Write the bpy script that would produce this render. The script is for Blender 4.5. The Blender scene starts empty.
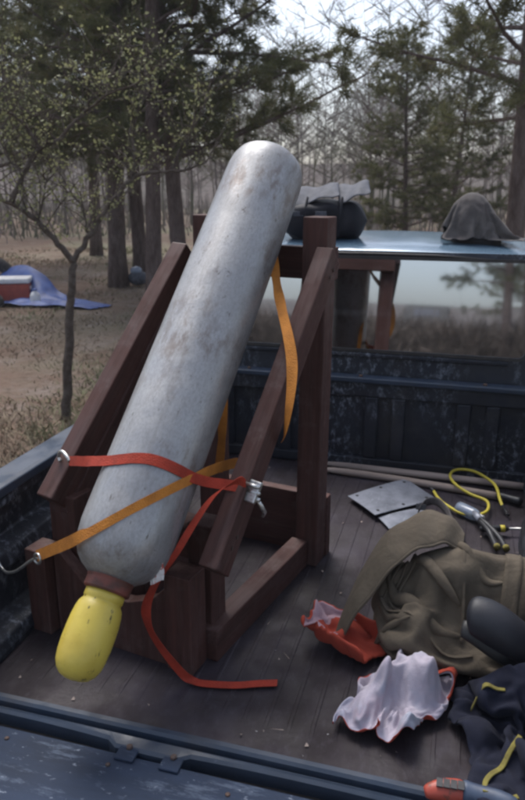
import bpy, bmesh, math, random, base64, zlib
import numpy as np
from mathutils import Vector, Matrix, noise
from mathutils.bvhtree import BVHTree
R = math.radians
sc = bpy.context.scene
col = sc.collection
random.seed(7); rng = np.random.default_rng(7)

# ------------------------------------------------------------------ camera
# +Y is the truck's forward direction, z = 0 is the load bed floor, the ground lies 0.75 m lower
GZ = -0.75
cam = bpy.data.cameras.new('camera'); cam_o = bpy.data.objects.new('camera', cam); col.objects.link(cam_o)
cam_o.location = (0, 0, 1.30); cam_o.rotation_euler = (R(90 - 17.1), 0, R(16.1))
cam.sensor_fit = 'VERTICAL'; cam.sensor_height = 36; cam.sensor_width = 23.6; cam.lens = 31.5
cam.clip_start = .02; cam.clip_end = 2000
cam.dof.use_dof = True; cam.dof.focus_distance = 2.0; cam.dof.aperture_fstop = 5.6
sc.camera = cam_o
# ------------------------------------------------------------------ sky and sun (thin overcast)
SUN_EL, SUN_AZ = 60, -38          # degrees, azimuth from +Y towards +X
world = bpy.data.worlds.new('World'); sc.world = world; world.use_nodes = True
wn, wl = world.node_tree.nodes, world.node_tree.links
bg = wn['Background']; sky = wn.new('ShaderNodeTexSky'); sky.sky_type = 'NISHITA'; sky.sun_disc = False
sky.sun_elevation = R(SUN_EL); sky.sun_rotation = R(SUN_AZ); sky.dust_density = 3; sky.air_density = 1.0; sky.ozone_density = 3
hs = wn.new('ShaderNodeHueSaturation'); hs.inputs['Saturation'].default_value = .62
wl.new(sky.outputs[0], hs.inputs['Color']); wl.new(hs.outputs[0], bg.inputs['Color']); bg.inputs['Strength'].default_value = .115
sun = bpy.data.lights.new('sun', 'SUN'); sun.energy = 1.5; sun.angle = R(30); sun.color = (1, .97, .95)
sun_o = bpy.data.objects.new('sun', sun); col.objects.link(sun_o)
d = Vector((math.sin(R(SUN_AZ)) * math.cos(R(SUN_EL)), math.cos(R(SUN_AZ)) * math.cos(R(SUN_EL)), math.sin(R(SUN_EL))))
sun_o.rotation_euler = d.to_track_quat('Z', 'Y').to_euler()
vs = sc.view_settings; vs.view_transform = 'Standard'; vs.look = 'None'; vs.exposure = 1.06; vs.gamma = 1
sc.cycles.filter_width = 2.5
sc.cycles.use_denoising = True
sc.cycles.max_bounces = 8; sc.cycles.transparent_max_bounces = 16

# ------------------------------------------------------------------ helpers
def tag(o, label=None, cat=None, group=None, kind=None):
    if label: o['label'] = label
    if cat: o['category'] = cat
    if group: o['group'] = group
    if kind: o['kind'] = kind
    return o
def empty(name, loc=(0, 0, 0), rot=(0, 0, 0)):
    o = bpy.data.objects.new(name, None); col.objects.link(o); o.location = loc; o.rotation_euler = rot
    o.empty_display_size = .1
    return o
class MB:
    def __init__(s): s.v = []; s.f = []
    def add(s, vs, fs):
        b = len(s.v); s.v += [tuple(p) for p in vs]; s.f += [tuple(i + b for i in f) for f in fs]; return s
    def box(s, x0, x1, y0, y1, z0, z1, M=None):
        vs = [(x0,y0,z0),(x1,y0,z0),(x1,y1,z0),(x0,y1,z0),(x0,y0,z1),(x1,y0,z1),(x1,y1,z1),(x0,y1,z1)]
        if M: vs = [M @ Vector(p) for p in vs]
        return s.add(vs, [(3,2,1,0),(4,5,6,7),(0,1,5,4),(1,2,6,5),(2,3,7,6),(3,0,4,7)])
    def tube(s, pts, rad, n=8, closed=False, caps=True, squash=1.0):
        pts = [Vector(p) for p in pts]; m = len(pts)
        if not hasattr(rad, '__len__'): rad = [rad] * m
        vs = []; ref = None
        for i, p in enumerate(pts):
            a = pts[(i - 1) % m] if (closed or i > 0) else p; b = pts[(i + 1) % m] if (closed or i < m - 1) else p
            t = (b - a).normalized() if (b - a).length > 1e-9 else Vector((0, 0, 1))
            if ref is None: ref = t.orthogonal().normalized()
            ref = (ref - t * ref.dot(t)); ref = ref.normalized() if ref.length > 1e-6 else t.orthogonal().normalized()
            bi = t.cross(ref)
            for k in range(n):
                an = 2 * math.pi * k / n; vs.append(p + ref * math.cos(an) * rad[i] + bi * math.sin(an) * rad[i] * squash)
        fs = [(i * n + k, i * n + (k + 1) % n, (i + 1) % m * n + (k + 1) % n, (i + 1) % m * n + k) for i in range(m if closed else m - 1) for k in range(n)]
        if caps and not closed: fs += [tuple(range(n - 1, -1, -1)), tuple((m - 1) * n + k for k in range(n))]
        return s.add(vs, fs)
    def lathe(s, prof, n=32, M=None):           # prof: list of (radius, z)
        vs = []
        for r, z in prof:
            for k in range(n):
                a = 2 * math.pi * k / n; p = Vector((r * math.cos(a), r * math.sin(a), z)); vs.append(M @ p if M else p)
        m = len(prof)
        fs = [(i * n + k, i * n + (k + 1) % n, (i + 1) * n + (k + 1) % n, (i + 1) * n + k) for i in range(m - 1) for k in range(n)]
        fs += [tuple(range(n - 1, -1, -1)), tuple((m - 1) * n + k for k in range(n))]
        return s.add(vs, fs)
    def prism(s, poly, y0, y1):                 # poly in (x, z), extruded along y
        n = len(poly)
        vs = [(x, y0, z) for x, z in poly] + [(x, y1, z) for x, z in poly]
        fs = [tuple(range(n)), tuple(range(2 * n - 1, n - 1, -1))] + [(i, i + n, (i + 1) % n + n, (i + 1) % n) for i in range(n)]
        return s.add(vs, fs)
    def sheet(s, rows, th=0.0, up=None):        # grid of points; th > 0 thickens along the surface normal
        ny, nx = len(rows), len(rows[0]); P = [[Vector(p) for p in r] for r in rows]
        if th == 0:
            return s.add([p for r in P for p in r], [(j*nx+i, j*nx+i+1, (j+1)*nx+i+1, (j+1)*nx+i) for j in range(ny-1) for i in range(nx-1)])
        top = []; bot = []
        for j in range(ny):
            for i in range(nx):
                du = P[j][min(i+1, nx-1)] - P[j][max(i-1, 0)]; dv = P[min(j+1, ny-1)][i] - P[max(j-1, 0)][i]
                nrm = du.cross(dv); nrm = nrm.normalized() if nrm.length > 1e-9 else Vector((0, 0, 1))
                top.append(P[j][i] + nrm * th / 2); bot.append(P[j][i] - nrm * th / 2)
        N = nx * ny
        fs = [(j*nx+i, j*nx+i+1, (j+1)*nx+i+1, (j+1)*nx+i) for j in range(ny-1) for i in range(nx-1)]
        fs += [(N+j*nx+i, N+(j+1)*nx+i, N+(j+1)*nx+i+1, N+j*nx+i+1) for j in range(ny-1) for i in range(nx-1)]
        ring = [i for i in range(nx)] + [j*nx+nx-1 for j in range(1, ny)] + [(ny-1)*nx+i for i in range(nx-2, -1, -1)] + [j*nx for j in range(ny-2, 0, -1)]
        fs += [(ring[(k+1) % len(ring)], ring[k], N+ring[k], N+ring[(k+1) % len(ring)]) for k in range(len(ring))]
        return s.add(top + bot, fs)
    def build(s, name, mat, parent=None, smooth=False, bevel=0, seg=2, subdiv=0):
        me = bpy.data.meshes.new(name); me.from_pydata(s.v, [], s.f); me.update()
        o = bpy.data.objects.new(name, me); col.objects.link(o); me.materials.append(mat)
        if parent: o.parent = parent
        if smooth: me.polygons.foreach_set('use_smooth', [True] * len(me.polygons))
        if bevel:
            b = o.modifiers.new('bevel', 'BEVEL'); b.width = bevel; b.segments = seg; b.limit_method = 'ANGLE'; b.angle_limit = R(35)
        if subdiv:
            b = o.modifiers.new('subdiv', 'SUBSURF'); b.levels = b.render_levels = subdiv
        return o
def tri_mesh(name, V, mat, parent=None):        # V: (n, 3, 3) triangles
    n = len(V); me = bpy.data.meshes.new(name)
    me.vertices.add(n * 3); me.loops.add(n * 3); me.polygons.add(n)
    me.vertices.foreach_set('co', np.asarray(V, np.float32).reshape(-1)); me.loops.foreach_set('vertex_index', np.arange(n * 3, dtype=np.int32))
    me.polygons.foreach_set('loop_start', np.arange(0, n * 3, 3, dtype=np.int32)); me.polygons.foreach_set('loop_total', np.full(n, 3, np.int32))
    me.update(calc_edges=True); me.materials.append(mat)
    o = bpy.data.objects.new(name, me); col.objects.link(o); o.parent = parent
    return o
def copy_tree(o, parent=None):
    c = o.copy(); col.objects.link(c); c.parent = parent
    for ch in [x for x in o.children]: copy_tree(ch, c)
    return c
def catmull(pts, n=8, closed=False):
    pts = [Vector(p) for p in pts]; m = len(pts); out = []
    for i in range(m if closed else m - 1):
        g = lambda k: pts[k % m] if closed else pts[max(0, min(m - 1, k))]
        p0, p1, p2, p3 = g(i - 1), g(i), g(i + 1), g(i + 2)
        for k in range(n):
            t = k / n; out.append(.5 * ((2*p1) + (p2-p0)*t + (2*p0-5*p1+4*p2-p3)*t*t + (3*p1-p0-3*p2+p3)*t**3))
    if not closed: out.append(pts[-1])
    return out
def ribbon(pts, wdirs, w, th=.0016, n=8):       # webbing through pts; wdirs: width direction at each point
    P = catmull(pts, n); D = catmull(wdirs, n)
    rows = [[p - d.normalized() * w / 2, p - d.normalized() * w / 6, p + d.normalized() * w / 6, p + d.normalized() * w / 2] for p, d in zip(P, D)]
    return MB().sheet(rows, th)


# ------------------------------------------------------------------ cloth shapes: let sheets fall and settle before anything else is built
def drape(v, f, balls, frames, bend=.4, tens=15, mass=.25, selfc=True, press=None, q=5, shear=5, dist=.004):
    tmp = []
    def mk(vs, fs):
        me = bpy.data.meshes.new('cloth_shape'); me.from_pydata(vs, [], fs); me.update(); o = bpy.data.objects.new('cloth_shape', me); col.objects.link(o); tmp.append(o); return o
    def solid(o):
        o.modifiers.new('c', 'COLLISION'); o.collision.thickness_outer = .004; o.collision.cloth_friction = 15
    solid(mk([(-2, -2, 0), (2, -2, 0), (2, 2, 0), (-2, 2, 0)], [(0, 1, 2, 3)]))
    for c, r, s in balls:
        bm = bmesh.new(); bmesh.ops.create_uvsphere(bm, u_segments=16, v_segments=10, radius=r); vs = [(c[0] + p.co.x * s[0], c[1] + p.co.y * s[1], c[2] + p.co.z * s[2]) for p in bm.verts]; fs = [[q.index for q in p.verts] for p in bm.faces]; bm.free(); solid(mk(vs, fs))
    o = mk(v, f); m = o.modifiers.new('cl', 'CLOTH'); s = m.settings; s.quality = q; s.mass = mass; s.tension_stiffness = s.compression_stiffness = tens; s.shear_stiffness = shear; s.bending_stiffness = bend; s.air_damping = 2; s.tension_damping = s.compression_damping = 5
    if press is not None: s.use_pressure = True; s.uniform_pressure_force = press
    k = m.collision_settings; k.use_self_collision = selfc; k.self_distance_min = dist; k.distance_min = dist; k.collision_quality = 2
    for fr in range(1, frames + 1): sc.frame_set(fr)
    e = o.evaluated_get(bpy.context.evaluated_depsgraph_get()); me = e.to_mesh(); co = np.array([p.co[:] for p in me.vertices]); e.to_mesh_clear()
    for t in tmp: me = t.data; bpy.data.objects.remove(t); bpy.data.meshes.remove(me)
    sc.frame_set(1)
    return co
def grid_faces(nx, ny): return [(j*nx+i, j*nx+i+1, (j+1)*nx+i+1, (j+1)*nx+i) for j in range(ny-1) for i in range(nx-1)]
def grid_pts(nx, ny, fn): return [fn(i / (nx - 1), j / (ny - 1)) for j in range(ny) for i in range(nx)]
nz = lambda x, y, z: noise.noise(Vector((x, y, z)))
def folded(u, v):                                # a third of the sheet doubled back over the rest
    w = u + .25 * (v - .5); x = (w - .5) * .27 if w < 1.02 else .140 + .006 * math.sin((w - 1.02) * 60) - (w - 1.02) * .24; k = min(1, max(0, (w - 1.02) * 14))
    return (x * .92, (v - .5) * .31 + .02 * math.sin(u * 6), .095 + .040 * k + .030 * math.sin(u * 15 + 5 * v) + .018 * math.sin(v * 9 - u * 6) + .014 * nz(u * 5, v * 5, 1))
TOWEL = drape(grid_pts(38, 42, folded), grid_faces(38, 42), [((.03, .06, .01), .05, (1.6, .8, .9)), ((-.08, -.04, 0), .04, (1, 1.8, .8)), ((.08, -.10, 0), .03, (1, 1.6, 1))], 34, .3, dist=.003)
RAG = drape(grid_pts(28, 28, lambda u, v: ((u-.5)*.19, (v-.5)*.20, .09+.028*math.sin(u*12+1.5*v+1)+.012*math.sin(v*9-u*4))), grid_faces(28, 28), [((0, .05, 0), .035, (1.5, 1, 1)), ((-.06, -.03, 0), .03, (.7, 1.6, 1))], 30, .5, dist=.003)
JACKET = drape(grid_pts(38, 42, lambda u, v: ((u-.5)*.38, (v-.5)*.52, .24+.05*math.sin(u*15+3*v)+.04*math.sin(v*10-u*5+1))), grid_faces(38, 42), [((.05, .15, .06), .1, (1.3, 1, .8)), ((.15, -.12, .03), .07, (1, 1.3, .8)), ((-.12, 0, 0), .05, (1, 1, 1))], 34, .5)
HAT = drape(grid_pts(34, 34, lambda u, v: ((u-.5)*.46+.04, (v-.5)*.42, .235+.04*nz(u*5, v*5, 31))), grid_faces(34, 34), [((0, 0, .08), .075, (1, .9, 1.5)), ((.09, 0, .03), .05, (1.3, 1, 1))], 32, .6, 20)
bm = bmesh.new(); bmesh.ops.create_cube(bm, size=1); bmesh.ops.subdivide_edges(bm, edges=bm.edges[:], cuts=21, use_grid_fill=True)
bv = []
for q in bm.verts:
    x, y, z = q.co; pp = Vector((x*2, y*2, z*2)); n = (abs(pp.x)**5 + abs(pp.y)**5 + abs(pp.z)**5) ** .2; pp = pp / max(n, 1e-6) * max(abs(pp.x), abs(pp.y), abs(pp.z)); w = nz(x*3, y*3, z*3+5)
    bv.append((pp.x*.30*(1+.05*w), pp.y*.20*(1+.06*w), .19+pp.z*.18+.012*w))
bm.verts.index_update(); BAG_F = [tuple(q.index for q in p.verts) for p in bm.faces]; bm.free()
BAG = drape(bv, BAG_F, [((-.06, .02, .11), .11, (1.3, .9, .95)), ((.12, 0, .1), .11, (1, 1.1, .9)), ((-.18, -.05, .05), .06, (1, 1, 1))], 36, 1.6, 25, .45, True, .45, 5, 12, .006)

# ------------------------------------------------------------------ materials
class Mat:
    def __init__(s, name, base=(.5, .5, .5), rough=.6, metal=0, spec=.5):
        s.m = bpy.data.materials.new(name); s.m.use_nodes = True; s.n = s.m.node_tree.nodes; s.l = s.m.node_tree.links
        s.b = s.n['Principled BSDF']; s.set('Base Color', (*base, 1)); s.set('Roughness', rough); s.set('Metallic', metal); s.set('Specular IOR Level', spec)
        s.tc = s.n.new('ShaderNodeTexCoord'); s.col = None; s.base = base
        s.h = None
    def set(s, k, v): s.b.inputs[k].default_value = v
    def coords(s, kind='Object', scale=(1, 1, 1)):
        mp = s.n.new('ShaderNodeMapping'); mp.inputs['Scale'].default_value = scale; s.l.new(s.tc.outputs[kind], mp.inputs['Vector']); return mp.outputs[0]
    def noise(s, scale, detail=4, rough=.6, stretch=(1, 1, 1), kind='Object', lo=.4, hi=.6, dist=0):
        t = s.n.new('ShaderNodeTexNoise'); t.inputs['Scale'].default_value = scale; t.inputs['Detail'].default_value = detail; t.inputs['Roughness'].default_value = rough; t.inputs['Distortion'].default_value = dist
        s.l.new(s.coords(kind, stretch), t.inputs['Vector'])
        r = s.n.new('ShaderNodeMapRange'); r.inputs['From Min'].default_value = lo; r.inputs['From Max'].default_value = hi
        s.l.new(t.outputs['Fac'], r.inputs['Value']); return r.outputs[0]
    def musg(s, scale, stretch=(1, 1, 1), lo=0., hi=.1):
        t = s.n.new('ShaderNodeTexVoronoi'); t.feature = 'DISTANCE_TO_EDGE'; t.inputs['Scale'].default_value = scale; s.l.new(s.coords('Object', stretch), t.inputs['Vector'])
        r = s.n.new('ShaderNodeMapRange'); r.inputs['From Min'].default_value = lo; r.inputs['From Max'].default_value = hi; s.l.new(t.outputs['Distance'], r.inputs['Value']); return r.outputs[0]
    def mul(s, a, b, op='MULTIPLY'):
        m = s.n.new('ShaderNodeMath'); m.operation = op
        for i, x in enumerate((a, b)):
            if isinstance(x, (int, float)): m.inputs[i].default_value = x
            else: s.l.new(x, m.inputs[i])
        return m.outputs[0]
    def rand(s, amt=.3):                        # brightness varies from object to object
        oi = s.n.new('ShaderNodeObjectInfo'); r = s.n.new('ShaderNodeMapRange'); r.inputs['To Min'].default_value = 1 - amt; r.inputs['To Max'].default_value = 1 + amt
        s.l.new(oi.outputs['Random'], r.inputs['Value']); h = s.n.new('ShaderNodeHueSaturation'); s.l.new(r.outputs[0], h.inputs['Value'])
        s._in(h.inputs['Color']); s.col = h.outputs[0]; s.l.new(s.col, s.b.inputs['Base Color']); return s
    def _in(s, sock):
        if s.col is None: sock.default_value = (*s.base, 1)
        else: s.l.new(s.col, sock)
    def mix(s, fac, color, amt=1):              # lay a colour over the current one where fac is 1
        x = s.n.new('ShaderNodeMix'); x.data_type = 'RGBA'
        if amt != 1: fac = s.mul(fac, amt)
        s.l.new(fac, x.inputs['Factor']); s._in(x.inputs[6]); x.inputs[7].default_value = (*color, 1)
        s.col = x.outputs[2]; s.l.new(s.col, s.b.inputs['Base Color']); return s
    def bump(s, fac, strength=.3, dist=.01):
        b = s.n.new('ShaderNodeBump'); b.inputs['Strength'].default_value = strength; b.inputs['Distance'].default_value = dist; s.l.new(fac, b.inputs['Height'])
        if s.h is not None: s.l.new(s.h, b.inputs['Normal'])
        s.h = b.outputs[0]; s.l.new(s.h, s.b.inputs['Normal']); return s
    def roughmap(s, fac, lo, hi):
        r = s.n.new('ShaderNodeMapRange'); r.inputs['To Min'].default_value = lo; r.inputs['To Max'].default_value = hi; s.l.new(fac, r.inputs['Value']); s.l.new(r.outputs[0], s.b.inputs['Roughness']); return s
M = {}
# timber (grain along local z)
m = Mat('brown_stained_wood', (.080, .036, .030), .62, spec=.3); M['wood'] = m.m
m.rand(.12); m.mix(m.noise(5, 6, .7, (9, 9, .5), lo=.35, hi=.7), (.042, .019, .015)); m.mix(m.noise(60, 3, .6, (1, 1, .08), lo=.5, hi=.72), (.105, .062, .055), .6); m.mix(m.noise(9, 5, .7, lo=.56, hi=.7), (.125, .09, .086), .45)
m.bump(m.noise(40, 4, .6, (1, 1, .06), lo=.2, hi=.8), .35, .004); m.roughmap(m.noise(7, 4), .5, .8)
m = Mat('grey_weathered_wood', (.42, .33, .28), .75); M['polewood'] = m.m
m.mix(m.noise(20, 5, .6, (.08, 1, 1), lo=.35, hi=.65), (.20, .155, .13)); m.bump(m.noise(60, 4, .6, (.05, 1, 1), lo=.2, hi=.8), .4, .003)
# cylinder
m = Mat('aluminium_paint', (.39, .388, .385), .43, .5); M['steel'] = m.m
m.mix(m.noise(3, 5, .6, (1, 1, .7), lo=.3, hi=.75), (.235, .24, .25)); m.mix(m.noise(26, 6, .7, (1, 1, .30), lo=.54, hi=.70), (.17, .155, .15), .6)
m.mix(m.noise(9, 5, .65, (1.2, 1.2, .55), lo=.635, hi=.70), (.17, .14, .125), .6); m.mix(m.noise(45, 3, .7, (1, 1, .5), lo=.655, hi=.74), (.09, .07, .06), .85)
m.mix(m.noise(7, 5, .6, (1.5, 1.5, .4), lo=.62, hi=.75), (.40, .41, .43), .45)
m.mix(m.noise(18, 5, .7, (1, 1, .07), lo=.52, hi=.68), (.22, .21, .20), .45); m.bump(m.noise(120, 3, .5, lo=.2, hi=.8), .12, .002); m.bump(m.noise(6, 2, .5, lo=.2, hi=.8), .035, .006); m.mix(m.noise(150, 3, .7, (1, 1, .6), lo=.40, hi=.75), (.19, .185, .18), .55); m.mix(m.mul(m.noise(4, 3, .5, lo=.46, hi=.58), m.noise(30, 5, .75, (1, 1, .45), lo=.47, hi=.62)), (.15, .115, .095), .7); m.roughmap(m.noise(14, 4, .6), .36, .56)
m = Mat('rust_red_paint', (.16, .045, .03), .6); M['rustred'] = m.m; m.mix(m.noise(30, 4), (.08, .03, .02)); m.bump(m.noise(50, 4, lo=.2, hi=.8), .3, .003)
m = Mat('yellow_paint', (.58, .45, .075), .40); M['yellow'] = m.m
m.mix(m.noise(14, 4, .6, lo=.4, hi=.8), (.44, .32, .045)); m.mix(m.noise(22, 5, .7, (1.5, 1.5, .5), lo=.605, hi=.635), (.035, .028, .02)); m.mix(m.noise(60, 4, .7, (1, 1, .6), lo=.69, hi=.72), (.06, .04, .02)); m.bump(m.noise(40, 4, lo=.2, hi=.8), .15, .003)
def webbing(name, c, c2):
    m = Mat(name, c, .75, spec=.25); m.mix(m.noise(25, 4, .6, lo=.4, hi=.7), c2); m.mix(m.noise(60, 5, .75, lo=.55, hi=.75), tuple(x * .45 for x in c), .6); m.bump(m.noise(320, 1, .5, lo=.2, hi=.8), .8, .002); M[name] = m.m
webbing('red_webbing', (.36, .042, .022), (.26, .033, .018)); webbing('orange_webbing', (.52, .20, .034), (.40, .15, .028))
m = Mat('bright_steel', (.55, .55, .53), .35, .9); M['chrome'] = m.m; m.mix(m.noise(90, 3, lo=.5, hi=.7), (.25, .22, .2))
m = Mat('paper_tag', (.72, .70, .70), .7); M['tag'] = m.m; m.mix(m.noise(60, 2, lo=.55, hi=.6), (.5, .12, .1))
# truck
def paint(name, c, scr, rough, lo=.62, hi=.68, metal=.0):
    m = Mat(name, c, rough, metal)
    m.mix(m.noise(3, 5, .6, lo=.4, hi=.7), tuple(x * .6 for x in c)); m.mix(m.mul(m.noise(2.6, 3, .5, lo=.46, hi=.60), m.noise(34, 6, .78, (1, 1, .6), lo=lo - .06, hi=hi)), scr); m.mix(m.noise(5, 5, .6, lo=.55, hi=.75), (.05, .042, .035), .5)
    m.bump(m.noise(35, 4, lo=.2, hi=.8), .1, .003); m.roughmap(m.noise(9, 4), rough * .8, min(1, rough * 1.5)); M[name] = m.m; return m
paint('bed_blue', (.016, .019, .028), (.22, .24, .28), .5, .57, .66)
paint('rail_blue', (.032, .047, .074), (.22, .25, .3), .36, .70, .78)
m = Mat('tailgate_blue', (.024, .036, .064), .75, spec=.2); M['tailgate_blue'] = m.m; m.mix(m.noise(7, 5, .7, (.25, 1, 1), lo=.4, hi=.7), (.016, .022, .036)); m.mix(m.noise(30, 6, .75, (.22, 1, 1), lo=.54, hi=.68), (.10, .125, .17), .8); m.mix(m.noise(60, 5, .7, (.5, 1, 1), lo=.62, hi=.70), (.22, .25, .30), .8); m.bump(m.noise(35, 4, lo=.2, hi=.8), .1, .003)
m = Mat('roof_blue_sky_lit', (.115, .185, .255), .25, .2); M['roof_blue_sky_lit'] = m.m; m.mix(m.noise(2, 4, lo=.4, hi=.7), (.10, .165, .23)); m.mix(m.noise(40, 5, .7, lo=.62, hi=.75), (.15, .2, .25), .5); m.set('Coat Weight', .5); m.set('Coat Roughness', .12)  # lighter than the body paint: sky reflection put into the base colour
m = Mat('worn_bed_floor', (.028, .021, .026), .7, spec=.3); M['floor'] = m.m
m.mix(m.noise(4, 6, .65, (1, .45, 1), lo=.4, hi=.7), (.014, .010, .010)); m.mix(m.noise(40, 5, .75, (1.3, .5, 1), lo=.52, hi=.75), (.066, .058, .070), .5)
m.mix(m.noise(2.2, 5, .6, lo=.5, hi=.75), (.060, .052, .070), .85); m.mix(m.noise(48, 3, .6, lo=.735, hi=.76), (.33, .32, .33)); m.bump(m.noise(60, 5, .7, lo=.2, hi=.8), .25, .004)
m.roughmap(m.noise(6, 4), .5, .8)
m = Mat('black_rubber', (.012, .012, .013), .55); M['rubber'] = m.m; m.bump(m.noise(50, 3, lo=.2, hi=.8), .2, .003)
m = Mat('black_trim', (.02, .018, .017), .5); M['trim'] = m.m; m.mix(m.noise(20, 4), (.035, .03, .027))
m = Mat('rusty_bolt', (.09, .05, .035), .7); M['bolt'] = m.m; m.mix(m.noise(80, 3), (.05, .035, .03))
m = Mat('cab_upholstery', (.06, .045, .035), .9); M['seat'] = m.m; m.mix(m.noise(30, 4), (.04, .03, .024)); m.bump(m.noise(90, 3, lo=.2, hi=.8), .3, .003)
m = Mat('grey_vinyl', (.16, .15, .15), .6); M['vinyl'] = m.m; m.mix(m.noise(20, 4), (.10, .095, .095)); m.bump(m.noise(60, 3, lo=.2, hi=.8), .3, .003)
# window glass: a thin tinted pane, clear with a mirror-like coat
gm = bpy.data.materials.new('window_glass'); gm.use_nodes = True; gn, gl = gm.node_tree.nodes, gm.node_tree.links; gn.remove(gn['Principled BSDF'])
tr = gn.new('ShaderNodeBsdfTransparent'); tr.inputs[0].default_value = (.09, .09, .088, 1); gs = gn.new('ShaderNodeBsdfGlossy'); gs.inputs['Roughness'].default_value = .035; gs.inputs[0].default_value = (.93, .96, 1, 1)
fr = gn.new('ShaderNodeFresnel'); fr.inputs[0].default_value = 1.8; ad = gn.new('ShaderNodeMath'); ad.operation = 'ADD'; ad.inputs[1].default_value = .60; mx = gn.new('ShaderNodeMixShader')
gl.new(fr.outputs[0], ad.inputs[0]); gl.new(ad.outputs[0], mx.inputs[0]); gl.new(tr.outputs[0], mx.inputs[1]); gl.new(gs.outputs[0], mx.inputs[2]); gl.new(mx.outputs[0], gn['Material Output'].inputs[0]); M['glass'] = gm
# cloth and gear
def cloth(name, c, c2, sc1=14, fine=500, rough=.9):
    m = Mat(name, c, rough, spec=.2); m.mix(m.noise(sc1, 5, .65, lo=.4, hi=.7), c2); m.bump(m.noise(fine, 2, .6, lo=.2, hi=.8), .5, .0015); m.set('Sheen Weight', .02); M[name] = m.m; return m
m = cloth('olive_canvas', (.118, .096, .070), (.080, .065, .048), 10); m.bump(m.noise(15, 3, .55, (1, 1.7, .7), lo=.2, hi=.8, dist=.6), .2, .02); m.bump(m.noise(38, 2, .5, (1.5, .8, 1), lo=.3, hi=.7, dist=.8), .1, .008); cloth('grey_canvas', (.13, .118, .112), (.085, .075, .072))
m = cloth('white_terry', (.44, .40, .455), (.33, .295, .355), 9, 260); m.mix(m.noise(7, 4, .6, lo=.56, hi=.72), (.24, .33, .42), .45); m.mix(m.noise(9, 4, .6, (1.3, 1, 1), lo=.56, hi=.72), (.42, .27, .31), .6)
cloth('red_lining', (.36, .058, .034), (.27, .042, .028)); cloth('pink_fleece', (.40, .28, .31), (.32, .20, .23), 20, 260)
cloth('navy_cloth', (.015, .017, .031), (.010, .011, .019)); cloth('yellow_trim', (.22, .19, .05), (.12, .10, .035), 40); cloth('black_nylon', (.012, .012, .016), (.022, .022, .028), rough=.55); cloth('silver_nylon', (.10, .105, .125), (.045, .048, .06), rough=.6)
m = Mat('black_boot_rubber', (.008, .009, .014), .55); M['boot'] = m.m; m.mix(m.noise(12, 5), (.014, .015, .021)); m.bump(m.noise(30, 4, lo=.2, hi=.8), .15, .004)
m = Mat('dull_sheet_metal', (.27, .285, .33), .5, .35); M['sheet'] = m.m; m.mix(m.noise(8, 5, .7, lo=.4, hi=.7), (.13, .14, .165)); m.mix(m.noise(60, 4, .7, (1, .2, 1), lo=.6, hi=.7), (.36, .38, .42), .6); m.bump(m.noise(25, 3, lo=.2, hi=.8), .2, .004)
m = Mat('yellow_cord', (.62, .50, .05), .6); M['ycord'] = m.m; m.mix(m.noise(200, 2), (.50, .42, .06))
m = Mat('black_plastic', (.014, .014, .016), .4); M['plastic'] = m.m; m.mix(m.noise(40, 3), (.025, .025, .028))
m = Mat('clear_blue_plastic', (.45, .52, .62), .2); M['clear'] = m.m; m.set('Transmission Weight', .5); m.mix(m.noise(30, 2), (.35, .42, .55))
m = Mat('red_plastic', (.36, .06, .035), .45); M['redp'] = m.m; m.mix(m.noise(45, 3, lo=.56, hi=.62), (.2, .05, .03)); m.bump(m.noise(30, 3, lo=.2, hi=.8), .2, .004)
m = Mat('blue_grip', (.05, .072, .115), .5); M['blueg'] = m.m; m.mix(m.noise(30, 4), (.035, .05, .085))
# outdoors
m = Mat('ground_litter', (.175, .122, .092), .95, spec=.1); M['ground'] = m.m
m.mix(m.noise(.35, 6, .65, lo=.42, hi=.62), (.20, .165, .125)); m.mix(m.noise(.12, 4, .6, lo=.5, hi=.62), (.175, .18, .11), .7); m.mix(m.noise(1.6, 6, .7, lo=.5, hi=.7), (.26, .22, .195), .7); m.mix(m.noise(.9, 5, .7, lo=.55, hi=.7), (.125, .072, .05), .8); m.mix(m.noise(9, 5, .7, lo=.52, hi=.72), (.07, .05, .035), .6); m.bump(m.noise(6, 6, .7, lo=.2, hi=.8), .8, .06)
m = Mat('dry_grass', (.25, .20, .14), .9, spec=.1); M['grass'] = m.m; m.mix(m.noise(.5, 3, lo=.45, hi=.6), (.165, .175, .095)); m.mix(m.noise(3, 3, lo=.52, hi=.68), (.17, .115, .08)); m.b.inputs['Subsurface Weight'].default_value = 0
m = Mat('pine_bark', (.155, .118, .105), .95, spec=.1); M['bark'] = m.m; m.rand(.15); m.mix(m.musg(16, (1, 1, .3), 0, .16), (.19, .15, .138)); m.mix(m.noise(9, 5, .7, (1, 1, .3), lo=.4, hi=.65), (.085, .06, .052), .8); m.bump(m.noise(14, 6, .7, (1, 1, .25), lo=.2, hi=.8), 1, .05)
m = Mat('sapling_bark', (.075, .058, .048), .9, spec=.15); M['sapbark'] = m.m; m.mix(m.noise(20, 4), (.12, .10, .085)); m.bump(m.noise(40, 4, lo=.2, hi=.8), .5, .008)
def leafmat(name, c, c2, c3, tl=.25, scn=1.2):
    m = Mat(name, c, .6, spec=.25); m.mix(m.noise(scn, 4, .6, lo=.4, hi=.6), c2); m.mix(m.noise(scn * 4, 3, .6, lo=.5, hi=.65), c3)
    t = m.n.new('ShaderNodeBsdfTranslucent'); m.l.new(m.col, t.inputs[0]); mx = m.n.new('ShaderNodeMixShader'); mx.inputs[0].default_value = tl
    m.l.new(m.b.outputs[0], mx.inputs[1]); m.l.new(t.outputs[0], mx.inputs[2]); m.l.new(mx.outputs[0], m.n['Material Output'].inputs[0]); M[name] = m.m
leafmat('pine_needles', (.115, .120, .055), (.085, .09, .042), (.15, .135, .07), .45); leafmat('spring_leaf', (.27, .275, .13), (.20, .215, .10), (.35, .34, .18), .35, 3)
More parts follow.
